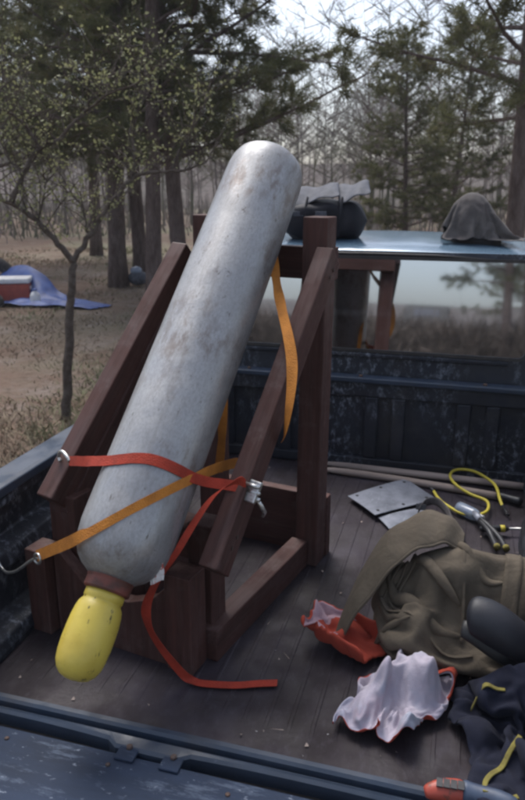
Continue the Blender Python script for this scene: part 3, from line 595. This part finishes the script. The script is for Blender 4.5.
for v, u, z in ((.070, .056, .385), (.095, .058, .405), (.640, .101, 1.03), (.662, .102, 1.05), (.735, .067, .15), (.735, .067, .07)):
    MB().lathe([(.006, 0), (.006, .002)], 8, Matrix.Translation((u, v, z)) @ Matrix.Rotation(R(90), 4, 'Y')).build('screw', M['bolt'], cradle)

# ================================================================== gas cylinder
AX = Vector((.097, .693, .714)).normalized(); C0 = Vector((-.8151, 1.2397, .2066)); RC = .1265
gc = empty('gas_cylinder', C0); gc.rotation_euler = AX.to_track_quat('Z', 'Y').to_euler(); tag(gc, 'scuffed silver gas cylinder lying tilted in the timber cradle, yellow cap down', 'gas cylinder')
prof = [(.060, .205), (.068, .211), (.085, .222), (.102, .240), (.115, .264), (.1225, .292), (.1262, .325), (RC, .36)] + [(RC, .36 + 1.17 * k / 12) for k in range(1, 13)] + [(.1255, 1.560), (.122, 1.585), (.114, 1.607), (.100, 1.622), (.085, 1.628), (.04, 1.622), (.005, 1.620)]
MB().lathe(prof, 72).build('body', M['steel'], gc, smooth=True)
MB().lathe([(.044, .170), (.056, .171), (.0595, .176), (.0595, .198), (.062, .205), (.05, .214)], 40).build('neck_ring', M['rustred'], gc, smooth=False, bevel=.002)
MB().lathe([(.004, -.042), (.020, -.040), (.036, -.034), (.0485, -.022), (.057, -.005), (.0612, .018), (.0628, .045), (.0628, .075), (.0618, .100), (.0592, .122), (.0555, .136), (.0510, .143), (.0485, .146), (.0485, .150), (.0505, .153), (.0505, .172), (.044, .173)], 48).build('valve_cap', M['yellow'], gc, smooth=True)

# ================================================================== straps
def world_part(o, root): o.parent = root; o.location = -root.location; return o
red = empty('red_strap', (-.513, 1.638, .521)); tag(red, 'red ratchet strap over the cylinder with a loose tail on the bed floor', 'strap')
A = AX
rp = [(-1.050,1.640,.543),(-1.03,1.622,.552),(-1.0,1.598,.565),(-.95,1.556,.586),(-.90,1.52,.606),(-.848,1.497,.622),(-.819,1.486,.632),(-.797,1.482,.638),(-.762,1.484,.644),(-.724,1.492,.642),(-.690,1.504,.629),(-.659,1.526,.605),(-.638,1.562,.573),(-.610,1.605,.545),(-.575,1.625,.535),(-.545,1.632,.530),(-.517,1.640,.523)]
dl = Vector((-.25, .55, .75))
rd = [dl, dl, dl, dl] + [A] * 10 + [Vector((.1, .6, .8))] * 3
world_part(ribbon(rp, rd, .029).build('webbing', M['red_webbing'], None), red)
tlp = [(-.517,1.632,.540),(-.539,1.618,.552),(-.585,1.572,.525),(-.621,1.520,.468),(-.657,1.469,.395),(-.702,1.450,.323),(-.737,1.455,.244),(-.737,1.455,.186),(-.717,1.462,.129),(-.680,1.468,.071),(-.645,1.474,.026),(-.62,1.478,.012),(-.587,1.480,.0095),(-.509,1.497,.009),(-.45,1.518,.011),(-.402,1.536,.010)]
X, Y, Z = Vector((1, 0, 0)), Vector((0, 1, 0)), Vector((0, 0, 1))
tld = [Z, Z * .8 + X * .5, X + Z * .6, X + Z * .35, X + Z * .2 + Y * .8, X * .7 + Y * .9, X * .8 + Y * .5, X * .9 - Y * .2, X * .9 - Y * .2 + Z * .3, X + Z * .6, X * .8 + Z * .5 + Y * .3, X * .3 + Y, Y, Y - X * .2, Y - X * .2, Y - X * .2]
world_part(ribbon(tlp, tld, .026).build('loose_tail', M['red_webbing'], None), red)
bk = world_part(MB().box(-.022, .022, -.006, .006, -.030, .030, Matrix.Translation((-.500, 1.634, .520)) @ Matrix.Rotation(R(-25), 4, 'Z') @ Matrix.Rotation(R(-35), 4, 'X')).build('buckle', M['chrome'], None, bevel=.003), red)
for dz in (-.022, .0, .024):
    MB().tube([Vector((-.500, 1.634, .520)) + Vector((-.020, .004, dz * .8)), Vector((-.500, 1.634, .520)) + Vector((.024, -.012, dz * .8))], .0055, 8).build('buckle_bar', M['chrome'], bk, smooth=True)
MB().tube([(-.492, 1.640, .500), (-.478, 1.645, .475), (-.470, 1.65, .455), (-.476, 1.652, .44)], [.005, .006, .006, .004], 8).build('lever', M['chrome'], bk, smooth=True)
world_part(MB().tube(catmull([(-1.046, 1.636, .545), (-1.062, 1.645, .557), (-1.082, 1.658, .562), (-1.098, 1.668, .552), (-1.104, 1.672, .536), (-1.095, 1.664, .528)], 5), .0055, 8).build('hook', M['chrome'], None, smooth=True), red)
tg_rows = [[(Vector((-.713, 1.425, .378)).lerp(Vector((-.668, 1.425, .397)), i / 4)).lerp(Vector((-.706, 1.425, .328)).lerp(Vector((-.672, 1.425, .345)), i / 4), j / 4) + Vector((0, .005 * math.sin(i * 1.3 + j), 0)) for i in range(5)] for j in range(5)]
world_part(MB().sheet(tg_rows, .001).build('label_tag', M['tag'], None), red)
org = empty('orange_strap', (-.62, 1.78, .50)); tag(org, 'orange tie-down strap slanting over the cylinder and up behind it', 'strap')
op = [(-1.052,1.448,.342),(-1.0,1.425,.376),(-.93,1.385,.425),(-.88,1.36,.460),(-.848,1.347,.484),(-.834,1.346,.491),(-.811,1.351,.505),(-.778,1.366,.524),(-.738,1.396,.545),(-.702,1.433,.560),(-.669,1.482,.570),(-.648,1.530,.572),(-.637,1.575,.568),(-.625,1.64,.560),(-.612,1.71,.548),(-.594,1.783,.532),(-.57,1.83,.515)]
ud = Vector((-.35, .35, .85))
od = [ud] * 4 + [Vector((-.3, .5, .8))] + [A * .8 + Z * .3] * 8 + [Vector((0, .2, 1))] * 4
world_part(ribbon(op, od, .030).build('webbing', M['orange_webbing'], None), org)
world_part(ribbon([(-.640,1.812,.74),(-.641,1.812,.68),(-.645,1.812,.62),(-.647,1.812,.587),(-.651,1.81,.54),(-.655,1.80,.49)], [X, X * .9 + Y * .3, X, X * .9 - Y * .3, X, X], .026).build('hanging_end', M['orange_webbing'], None), org)
world_part(ribbon([(-.66,2.30,1.10),(-.61,2.215,1.105),(-.588,2.167,1.066),(-.560,2.102,1.003),(-.518,2.003,.944),(-.477,1.915,.888),(-.452,1.862,.830),(-.441,1.818,.769),(-.440,1.783,.706),(-.450,1.785,.640),(-.466,1.82,.60)], [Z, X * .5 + Z * .6, X * .6 + Z * .3 + Y * .3, X * .35 + Y * .5, X * .8 - Y * .1, X, X * .9 + Y * .1, X * .8 - Y * .3, X * .7 - Y * .6, X * .4 - Y * .9, -Y], .032).build('upper_webbing', M['orange_webbing'], None), org)
world_part(MB().tube(catmull([(-1.045, 1.446, .338), (-1.065, 1.452, .328), (-1.09, 1.458, .310), (-1.115, 1.464, .288), (-1.15, 1.475, .262), (-1.185, 1.485, .248), (-1.212, 1.50, .25), (-1.225, 1.505, .268)], 4), .0042, 8).build('hook', M['chrome'], None, smooth=True), org)
world_part(MB().tube(catmull([(-1.04, 1.44, .352), (-1.058, 1.448, .345), (-1.062, 1.45, .325), (-1.045, 1.442, .322), (-1.033, 1.435, .338)], 4, True), .0035, 8, closed=True).build('loop_ring', M['chrome'], None, smooth=True), org)

# ================================================================== gear in the bed
def cloth_obj(name, co, fs, mat, parent=None, thick=.003, sub=1):
    mb = MB(); mb.v = [tuple(p) for p in co]; mb.f = list(fs); o = mb.build(name, M[mat], parent, smooth=True)
    if thick: s = o.modifiers.new('solid', 'SOLIDIFY'); s.thickness = thick; s.offset = 0
    if sub: s = o.modifiers.new('sub', 'SUBSURF'); s.levels = s.render_levels = sub
    return o
def place(co, sx, sy, sz, rz, loc):
    c, s = math.cos(rz), math.sin(rz); q = co * np.array([sx, sy, sz]); return np.stack([q[:, 0] * c - q[:, 1] * s + loc[0], q[:, 0] * s + q[:, 1] * c + loc[1], q[:, 2] + loc[2]], 1)
def top_of(bvh, x, y, off=.003):
    h = bvh.ray_cast(Vector((x, y, 2)), Vector((0, 0, -1)))
    return (h[0] + h[1] * off) if h[0] else Vector((x, y, .01))
# --- canvas bag

bag = empty('canvas_bag', (.08, 1.88, .01)); tag(bag, 'slumped olive-brown canvas bag with a wide raised flap, on the bed floor', 'bag')
bco = BAG; bco = place(bco, .92, .82, 1.30, R(12), (.095, 1.862, .014))

bfs = BAG_F
for i in range(len(bco)):                        # creases in the heavy canvas
    x, y, z = bco[i]; r1 = 1 - abs(nz(x * 5 + z * 4, y * 5, z * 7 + 3)) * 2; r2 = 1 - abs(nz(x * 10 - z * 6, y * 9 + z * 3, z * 9 + 8)) * 2
    q = bco[i] - np.array([.085, 1.865, .12]); q = q / (np.linalg.norm(q) + 1e-6); bco[i] += q * (.016 * max(0, r1) ** 3 + .007 * max(0, r2) ** 3 - .006) * min(1, z / .05)
bo = world_part(cloth_obj('body', bco, bfs, 'olive_canvas', None, 0), bag)
bvh = BVHTree.FromPolygons([Vector(p) for p in bco], bfs)
fo = [(-.286,1.73,.023),(-.265,1.80,.11),(-.227,1.86,.199),(-.185,1.92,.274),(-.118,1.97,.326),(-.047,2.0,.352),(.014,2.0,.335),(.06,1.98,.29)]
fi = [(-.269,1.72,.024),(-.224,1.74,.126),(-.168,1.76,.215),(-.119,1.79,.283),(-.068,1.82,.315),(-.014,1.85,.325),(.025,1.87,.315),(.055,1.88,.295)]
Fo, Fi = catmull(fo, 6), catmull(fi, 6); rows = []
for k, (a, b) in enumerate(zip(Fo, Fi)):
    rows.append([a.lerp(b, t) + Vector((0, 0, .030 * math.sin(math.pi * t) * min(1, k / 14) + .004 * math.sin(k * .7 + t * 4))) for t in [i / 8 for i in range(9)]])
world_part(MB().sheet(rows, .006).build('flap', M['olive_canvas'], None, smooth=True, subdiv=1), bag)
world_part(MB().tube([r[8] for r in rows][2:], .0045, 6).build('flap_piping', M['olive_canvas'], None, smooth=True), bag)
def over(path, w, name, mat, root, b, off=.004):
    pts = [top_of(b, x, y, off) for x, y in path]; P = catmull([(p.x, p.y, p.z) for p in pts], 5); dv = []
    for i in range(len(P)):
        t = P[min(i + 1, len(P) - 1)] - P[max(i - 1, 0)]; dv.append(Vector((-t.y, t.x, 0)).normalized())
    rows = []
    zz = [q.z for q in P]
    for _ in range(3): zz = [(zz[max(i - 1, 0)] + 2 * zz[i] + zz[min(i + 1, len(zz) - 1)]) / 4 for i in range(len(zz))]
    for p, d2, z_ in zip(P, dv, zz): rows.append([Vector((p.x, p.y, max(z_, top_of(b, *(p + d2 * w * (k / 4 - .5)).xy, off).z if w > .03 else z_))) + d2 * w * (k / 4 - .5) for k in range(5)])
    return world_part(MB().sheet(rows, .003).build(name, M[mat], None, smooth=True), root)
over([(.20, 1.99), (.198, 1.94), (.195, 1.88), (.19, 1.82), (.185, 1.77), (.18, 1.73), (.175, 1.71)], .045, 'strap', 'olive_canvas', bag, bvh)
def fold(path, rmax, root, b):                   # a heavy fold of canvas lying on the bag
    pts = catmull([tuple(top_of(b, x, y, rmax * .25)) for x, y in path], 5); n_ = len(pts)
    world_part(MB().tube(pts, [max(.002, rmax * math.sin(math.pi * (k + .3) / (n_ - .4)) ** .7) for k in range(n_)], 12, squash=.8).build('fold', M['olive_canvas'], None, smooth=True, subdiv=1), root)
fold([(-.15, 1.86), (-.12, 1.80), (-.07, 1.755), (.0, 1.73), (.07, 1.735)], .022, bag, bvh)
fold([(-.08, 1.90), (-.05, 1.84), (.0, 1.79), (.06, 1.77)], .018, bag, bvh)
fold([(.02, 1.93), (.06, 1.87), (.12, 1.83), (.17, 1.82)], .014, bag, bvh)
fold([(-.17, 1.76), (-.13, 1.72), (-.07, 1.70)], .014, bag, bvh)
over([(-.16, 1.80), (-.13, 1.745), (-.06, 1.705), (.02, 1.69), (.10, 1.70)], .010, 'seam', 'olive_canvas', bag, bvh, .003)
over([(.05, 1.97), (.055, 1.90), (.06, 1.83), (.065, 1.77), (.068, 1.72)], .008, 'seam', 'olive_canvas', bag, bvh, .003)
for dx, nm in ((0, 'zip_edge'), (.022, 'zip_edge'), (.044, 'zip_edge')):
    pts = [top_of(bvh, -.135 + dx + .02 * math.sin(k), 1.90 - .022 * k, .004) for k in range(8)]
    world_part(MB().tube(catmull([tuple(p) for p in pts], 4), .0045, 6).build(nm, M['olive_canvas'], None, smooth=True), bag)
# --- white towel with a red back
tw = empty('white_towel', (-.06, 1.52, .01)); tag(tw, 'crumpled white towel with a red underside in front of the canvas bag', 'towel')
tco = place(TOWEL, .74, 1.14, 2.0, R(-14), (-.075, 1.520, .012)); tfs = grid_faces(38, 42)
o = world_part(cloth_obj('cloth', tco, tfs, 'white_terry', None, .005), tw); o.data.materials.append(M['red_lining']); sm_ = o.modifiers['solid']; sm_.material_offset = 1; sm_.material_offset_rim = 1; sm_.offset = -1
# --- red lined cloth
rg_ = empty('red_cloth', (-.28, 1.76, .01)); tag(rg_, 'crumpled red cloth with pink fleece lining, half under the canvas bag flap', 'cloth')
rco = RAG.copy()
for i in range(len(rco)):                        # the free edges curl up into soft rolls
    u, v = (i % 28) / 27, (i // 28) / 27; e = max(0, 1 - min(u, v, 1 - v) / .20); rco[i, 2] += .050 * e ** 1.5; c = .16 * e; rco[i, 0] *= 1 - c; rco[i, 1] *= 1 - c
    rco[i, 2] += .024 * max(0, math.sin(v * 11 + u * 3)) * (1 - u)
rco = place(rco, 1.12, .95, 1.0, R(-24), (-.275, 1.755, .014))
o = world_part(cloth_obj('cloth', rco, grid_faces(28, 28), 'pink_fleece', None, .011), rg_); o.data.materials.append(M['red_lining']); sm_ = o.modifiers['solid']; sm_.material_offset = 1; sm_.material_offset_rim = 1
for k, pl in enumerate(o.data.polygons):
    u, v = (k % 27) / 26, (k // 27) / 26
    if u > .42 + .12 * math.sin(v * 9) or (.42 < v < .56 and u > .12): pl.material_index = 1
# --- navy jacket with yellow trim
jk = empty('navy_jacket', (.2, 1.45, .01)); tag(jk, 'dark navy jacket with yellow trim bundled beside the right bed wall', 'jacket')
jco = place(JACKET, .85, .85, 1.1, R(15), (.212, 1.49, .012)); jfs = grid_faces(38, 42)
world_part(cloth_obj('shell', jco, jfs, 'navy_cloth'), jk); jb = BVHTree.FromPolygons([Vector(p) for p in jco], jfs)
over([(.10, 1.530), (.125, 1.535), (.15, 1.538), (.178, 1.538)], .013, 'trim', 'yellow_trim', jk, jb, .006)
over([(.205, 1.43), (.188, 1.41), (.165, 1.375), (.145, 1.347), (.134, 1.312), (.132, 1.285)], .011, 'trim', 'yellow_trim', jk, jb, .006)
over([(.150, 1.275), (.165, 1.292), (.188, 1.30), (.205, 1.31)], .011, 'trim', 'yellow_trim', jk, jb, .006)
# --- black rubber boot lying on the bag
bt = empty('rubber_boot', (.2, 1.63, .17)); tag(bt, 'black rubber boot toe resting against the canvas bag at the right edge', 'boot')
pth = catmull([(.075,1.66,.236),(.095,1.655,.238),(.13,1.65,.228),(.175,1.645,.205),(.225,1.65,.172),(.275,1.66,.13),(.30,1.67,.17),(.31,1.69,.26),(.315,1.70,.36)], 4)
rad = []
for k in range(len(pth)):
    t = k / (len(pth) - 1); rad.append(.050 * min(1, (t / .10 + .02)) ** .5 if t < .10 else (.050 + .006 * math.sin((t - .1) * 9)))
world_part(MB().tube(pth, rad, 20, squash=.82).build('upper', M['boot'], None, smooth=True, subdiv=1), bt)
so = [p + Vector((-.018, -.012, -.040)) for p in pth[2:22]]
world_part(MB().tube(so, [.022 + .010 * math.sin(math.pi * k / 19) for k in range(20)], 12, squash=.5).build('sole', M['rubber'], None, smooth=True), bt)
# --- red and blue tool grip by the sill
tl_ = empty('tool_grip', (.09, 1.29, .0)); tag(tl_, 'tool handle with red end and blue-grey grip lying on the tailgate hinge', 'tool')
gp = [(.005, 1.272, .020), (.03, 1.280, .024), (.06, 1.287, .026), (.085, 1.290, .027)]
world_part(MB().tube(catmull(gp, 4), [.010, .014, .017, .019, .021, .022, .023, .024, .024, .024, .024, .023, .022], 14, squash=.75).build('red_end', M['redp'], None, smooth=True), tl_)
for a in range(4): world_part(MB().box(-.007, .007, -.012, .012, -.0015, .0015, Matrix.Translation((.035 + .015 * a, 1.284, .0435 + .0015 * a))).build('slot', M['plastic'], None), tl_)
world_part(MB().tube(catmull([(.086, 1.290, .027), (.11, 1.289, .028), (.15, 1.284, .03), (.20, 1.272, .032)], 4), [.0225, .024, .0235, .022, .0215, .021, .021, .022, .0225, .0225, .0215, .019, .013], 14, squash=.75).build('grip', M['blueg'], None, smooth=True), tl_)
# --- two wooden poles
def pole(pts, r, lab, grip=None):
    o = empty('wooden_pole', pts[0]); tag(o, lab, 'pole', 'poles along the front wall of the bed')
    P = catmull(pts, 4); n = len(P); world_part(MB().tube(P, [r * (.55 if i == 0 else .8 if i == 1 else 1) for i in range(n)], 12).build('shaft', M['polewood'], None, smooth=True), o)
    if grip: world_part(MB().tube(catmull(grip, 4), [.014, .018, .019, .019, .018, .018, .019, .019, .016], 12).build('socket', M['plastic'], None, smooth=True), o)
pole([(-.590, 3.088, .019), (-.3, 3.082, .019), (.0, 3.076, .019), (.33, 3.066, .019)], .0165, 'wooden pole lying against the front wall of the bed')
pole([(-.575, 3.016, .020), (-.3, 3.00, .019), (.0, 2.965, .018), (.215, 2.925, .020)], .0165, 'wooden pole with a black socket, second from the front wall', [(.20, 2.928, .021), (.25, 2.912, .022), (.30, 2.885, .024)])
# --- sheet metal plates
def plate(c, z, lab, holes):
    c = [Vector((x, y, z)) for x, y in c]; o = empty('metal_plate', c[0]); tag(o, lab, 'plate')
    rows = [[c[0].lerp(c[1], u).lerp(c[3].lerp(c[2], u), v) + Vector((0, 0, .006 * math.sin(u * 3 + v * 2))) for u in [i / 8 for i in range(9)]] for v in [j / 5 for j in range(6)]]
    world_part(MB().sheet(rows[::-1], .004).build('sheet', M['sheet'], None, bevel=.001), o)
    for u, v in holes:
        p = c[0].lerp(c[1], u).lerp(c[3].lerp(c[2], u), v) + Vector((0, 0, .006 * math.sin(u * 3 + v * 2) + .0022))
        world_part(MB().lathe([(.007, 0), (.007, .0012)], 10, Matrix.Translation(p)).build('hole', M['rubber'], None), o)
plate([(-.41, 2.739), (-.185, 2.995), (-.047, 2.833), (-.274, 2.58)], .024, 'larger dull grey metal plate with small holes, lying on the bed floor', ((.1, .12), (.5, .1), (.9, .12), (.1, .88), (.5, .9), (.9, .88)))
plate([(-.263, 2.597), (-.086, 2.744), (-.098, 2.60), (-.208, 2.50)], .012, 'smaller dull grey metal plate half under the larger one', ())
# --- yellow bungee cord
bn = empty('bungee_cord', (.05, 2.9, .02)); tag(bn, 'yellow bungee cord looped across the poles', 'cord')
world_part(MB().tube(catmull([(-.060,2.90,.022),(-.03,2.82,.02),(.013,2.759,.02),(.06,2.71,.022),(.115,2.69,.03),(.160,2.745,.03),(.160,2.84,.03),(.092,2.884,.035),(.029,2.941,.048),(.004,3.03,.050),(.03,3.10,.052),(.10,3.10,.055),(.16,3.03,.056),(.197,2.95,.055),(.212,2.85,.04),(.225,2.80,.025)], 6), .0065, 8).build('cord', M['ycord'], None, smooth=True), bn)
world_part(MB().tube([(.222, 2.81, .03), (.238, 2.775, .018), (.245, 2.75, .02), (.232, 2.745, .026)], [.008, .006, .004, .003], 8).build('hook', M['plastic'], None, smooth=True), bn)
world_part(MB().tube([(-.058, 2.897, .024), (-.072, 2.93, .02), (-.085, 2.935, .024)], [.008, .006, .003], 8).build('hook', M['plastic'], None, smooth=True), bn)
# --- small tools behind the bag
def small(name, lab, cat): o = empty(name, (.1, 2.6, 0)); tag(o, lab, cat); return o
o = small('plastic_bottle', 'small pale blue plastic bottle lying in front of the poles', 'bottle')
mA = Matrix.Translation((.045, 2.755, .028)) @ Matrix.Rotation(R(-42), 4, 'Z') @ Matrix.Rotation(R(90), 4, 'Y')
world_part(MB().lathe([(.012, 0), (.024, .004), (.026, .02), (.026, .085), (.022, .10), (.012, .112)], 20, mA).build('body', M['clear'], None, smooth=True), o)
world_part(MB().lathe([(.013, .110), (.014, .113), (.014, .130), (.012, .132)], 16, mA).build('cap', M['white'], None, smooth=True), o)
o = small('pliers', 'black and yellow handled pliers lying behind the canvas bag', 'tool')
for s in (-1, 1):
    world_part(MB().tube(catmull([(.13, 2.62 + .006 * s, .045), (.16, 2.56 + .022 * s, .045), (.185 + .014 * s, 2.50, .04), (.205 + .016 * s, 2.42, .035)], 4), .011, 10).build('handle', M['plastic'], None, smooth=True), o)
    world_part(MB().tube([(.203 + .0155 * s, 2.433, .0415), (.206 + .016 * s, 2.418, .0385)], .0118, 10).build('handle_end', M['yellow_trim'], None, smooth=True), o)
world_part(MB().tube([(.13, 2.62, .045), (.115, 2.66, .045), (.10, 2.70, .045)], [.014, .015, .005], 8, squash=.6).build('jaw', M['sheet'], None, smooth=True), o)
o = small('screwdriver', 'screwdriver with a bright steel shaft pointing at the right bed wall', 'tool')
world_part(MB().tube([(.235, 2.605, .030), (.36, 2.64, .030)], .005, 10).build('shaft', M['chrome'], None, smooth=True), o)
world_part(MB().tube([(.13, 2.575, .03), (.14, 2.578, .03), (.18, 2.59, .03), (.225, 2.602, .03), (.236, 2.605, .03)], [.008, .014, .015, .013, .008], 10).build('handle', M['plastic'], None, smooth=True), o)
world_part(MB().tube([(.205, 2.597, .03), (.222, 2.6015, .03)], .0145, 10).build('collar', M['ycord'], None, smooth=True), o)
o = small('web_belt', 'loop of dark webbing between the metal plate and canvas bag', 'belt')
world_part(ribbon([(-.11, 2.66, .03), (-.085, 2.70, .055), (-.04, 2.70, .065), (.0, 2.66, .05), (.03, 2.60, .03), (.06, 2.52, .03), (.05, 2.42, .03)], [Z + X * .2] * 4 + [Z * .5 + Y, Y * .8 + X * .5, X], .035).build('webbing', M['grey_canvas'], None, smooth=True), o)
world_part(MB().box(-.02, .02, -.012, .012, -.003, .003, Matrix.Translation((-.10, 2.675, .045)) @ Matrix.Rotation(R(60), 4, 'X')).build('buckle', M['plastic'], None, bevel=.002), o)

# --- grit and bark crumbs lying loose on the bed floor
T = []
for k in range(130):
    x, y = random.uniform(-1.15, .3), 1.33 + 1.75 * random.random(); a = random.uniform(0, 6.283); big = random.random() < .9
    L, w = (random.uniform(.015, .04), .0009) if not big else (random.uniform(.003, .009),) * 2
    if big: w *= .6
    c, s_ = math.cos(a), math.sin(a); z = .0035 + random.uniform(0, .002)
    q = [(x - c * L / 2 + s_ * w, y - s_ * L / 2 - c * w, z), (x + c * L / 2, y + s_ * L / 2, z + (.004 if big else .001)), (x - c * L / 2 - s_ * w, y - s_ * L / 2 + c * w, z)]; T.append(q)
    if big: T.append([q[1], (x + s_ * w, y - c * w, z), q[2]])
o = tri_mesh('debris', np.array(T), M['polewood']); tag(o, 'pale grit and crumbs scattered over the bed floor', 'debris', kind='stuff')

# ================================================================== on the cab roof
rb = empty('black_duffel', (-.70, 3.52, 1.028)); tag(rb, 'black duffel bag with grey flaps on the cab roof behind the cradle post', 'bag')
mb = MB(); rows = []
for j in range(15):
    s = -1 + 2 * j / 14; row = []
    for i in range(28):
        a = 2 * math.pi * i / 28; f = (1 - abs(s) ** 4) ** .3 if abs(s) < 1 else .0
        ca, sa = math.cos(a), math.sin(a); w = .10 * (abs(ca) ** .8) * (1 if ca > 0 else -1) * max(f, .02); h = .10 * (abs(sa) ** .7) * (1 if sa > 0 else -1) * max(f, .02)
        k = 1 + .28 * noise.noise(Vector((s * 3, ca * 1.5, sa * 1.5 + 2)))
        row.append((s * .215, w * k, .105 + h * k))
    row.append(row[0]); rows.append(row)
mb.sheet(rows); mb.build('body', M['black_nylon'], rb, smooth=True, subdiv=1)
for x0, x1, sh in ((-.16, .06, .0), (.05, .205, .012)):
    rows = [[(x0 + (x1 - x0) * u + .035 * v, -.09 + .15 * (1 - v) + .012 * math.sin(u * 6 + sh * 90), .228 + sh + .050 * (1 - v) * (.5 + .5 * u) - .055 * v * (1 - u) + .008 * math.sin(u * 9 + v * 3)) for u in [i / 10 for i in range(11)]] for v in [j / 6 for j in range(7)]]
    MB().sheet(rows, .008).build('flap', M['silver_nylon'], rb, smooth=True, subdiv=1)
for x in (-.08, .09): MB().tube(catmull([(x, -.103, .03), (x + .01, -.115, .10), (x + .012, -.105, .17), (x + .01, -.06, .215)], 4), .007, 8, squash=.4).build('strap', M['black_nylon'], rb, smooth=True)
for x0 in (-.13, -.02): MB().box(x0, x0 + .055, -.116, -.108, .125, .150).build('patch', M['silver_nylon'], rb, bevel=.003)
hb = empty('canvas_bundle', (.04, 3.52, 1.05)); tag(hb, 'grey-brown canvas draped over a lumpy bundle on the cab roof', 'bundle')
hc = place(HAT, 1.08, 1.0, 1.10, R(10), (.0, 3.52, 1.048)); world_part(cloth_obj('cover', hc, grid_faces(34, 34), 'grey_canvas'), hb)
world_part(MB().tube([(-.075, 3.52, 1.055), (-.03, 3.51, 1.065), (.05, 3.50, 1.065), (.14, 3.51, 1.055)], [.04, .055, .055, .04], 12, squash=.9).build('shaded_contents', M['dark'], None, smooth=True), hb)  # bundle filling, coloured dark to stand in for shade under the cover

# ================================================================== camp things in the clearing
ck = empty('cooler', (-7.95, 11.0, ground_h(-7.95, 11))); tag(ck, 'red picnic cooler with white lid beside the blue tarp', 'cooler'); ck.rotation_euler = (0, 0, R(25))
MB().box(-.36, .36, -.22, .22, .03, .36).build('body', M['cooler'], ck, bevel=.03, seg=3); MB().box(-.38, .38, -.24, .24, .365, .46).build('lid', M['white'], ck, bevel=.03, seg=3)
for s in (-1, 1): MB().box(.36 * s - .02, .36 * s + .02, -.09, .09, .24, .30).build('handle', M['white'], ck, bevel=.01)
MB().lathe([(.02, 0), (.02, .03)], 10, Matrix.Translation((.2, -.22, .07)) @ Matrix.Rotation(R(90), 4, 'X')).build('drain_plug', M['white'], ck)
tpn = empty('blue_tarp', (-7.0, 10.6, GZ)); tag(tpn, 'crumpled blue tarp spread on the ground around the cooler', 'tarp')
rows = []
for j in range(21):
    v = j / 20; row = []
    for i in range(31):
        u = i / 30; x = -9.2 + 3.12 * u + .2 * v; y = 10.35 + .20 * u + (1.45 - 1.0 * u) * v
        h = .05 + .10 * abs(noise.noise(Vector((u * 7, v * 4, 2)))) + .24 * max(0, 1 - (abs(u - .36) / .30) ** 2) * max(0, (v - .45) / .55) + .34 * max(0, 1 - (abs(u - .28) / .3) ** 2) * max(0, (v - .55) / .45)
        row.append((x, y + .05 * noise.noise(Vector((u * 5, v * 5, 8))), ground_h(x, y) + h * (1 - .6 * max(0, u - .75) / .25)))
    rows.append(row)
world_part(MB().sheet(rows, .006).build('sheet', M['tarp'], None, smooth=True, subdiv=1), tpn)
dk = empty('dark_bundle', (-8.0, 10.25, GZ)); tag(dk, 'dark bundle lying in front of the cooler', 'bundle')
mb = MB(); mb.tube([(-8.5, 10.1, GZ + .14), (-8.2, 10.15, GZ + .20), (-7.95, 10.2, GZ + .20), (-7.72, 10.27, GZ + .14), (-7.6, 10.3, GZ + .08)], [.12, .18, .2, .16, .06], 14, squash=.8)
world_part(mb.build('roll', M['dark'], None, smooth=True, subdiv=1), dk)
dk = empty('dark_heap', (-8.25, 11.7, GZ)); tag(dk, 'dark heap standing on the tarp behind the cooler', 'heap')
world_part(MB().tube([(-9.0, 11.6, GZ + .3), (-8.8, 11.65, GZ + .58), (-8.6, 11.68, GZ + .62), (-8.42, 11.72, GZ + .42), (-8.36, 11.72, GZ + .2)], [.1, .2, .2, .15, .06], 14, squash=.7).build('roll', M['dark'], None, smooth=True, subdiv=1), dk)
jg = empty('water_jug', (-7.28, 10.75, ground_h(-7.28, 10.75) + .02)); tag(jg, 'white jug standing at the corner of the cooler', 'jug')
MB().lathe([(.05, 0), (.085, .01), (.09, .05), (.088, .16), (.06, .21), (.035, .225), (.035, .25)], 18).build('body', M['white'], jg, smooth=True)
MB().lathe([(.04, .248), (.04, .275), (.03, .28)], 14).build('cap', M['tarp'], jg)
for (x, y, c1, lab) in ((-6.55, 13.35, 'white', 'pale blue-white bundle at the foot of the two close pines'), (-6.02, 13.75, 'dark', 'dark and white bundle on the ground beyond the leaning slim pine')):
    b = empty('camp_bundle', (x, y, ground_h(x, y))); tag(b, lab, 'bundle', 'camp bundles by the pines')
    MB().tube([(-.2, 0, .14), (-.12, 0, .17), (.0, .02, .16), (.12, 0, .18), (.2, 0, .12)], [.08, .15, .16, .15, .07], 14).build('roll', M['silver_nylon' if c1 == 'white' else 'dark'], b, smooth=True, subdiv=1)
    MB().tube([(-.14, -.06, .30), (.0, -.04, .36), (.13, -.05, .32)], [.06, .1, .05], 12).build('top_roll', M['white' if c1 == 'dark' else 'clear'], b, smooth=True, subdiv=1)

# ================================================================== thin spring haze over the whole place
hz = MB().box(-150, 150, -150, 150, GZ - 1.2, 17).build('haze', M['wood']); hz.data.materials.clear()
hm = bpy.data.materials.new('haze'); hm.use_nodes = True; hn = hm.node_tree.nodes; hn.remove(hn['Principled BSDF']); pv = hn.new('ShaderNodeVolumePrincipled'); pv.inputs['Color'].default_value = (.93, .93, .96, 1); pv.inputs['Density'].default_value = .0013
hm.node_tree.links.new(pv.outputs[0], hn['Material Output'].inputs['Volume']); hz.data.materials.append(hm); tag(hz, 'pale haze hanging in the air of the clearing', 'haze', kind='stuff')
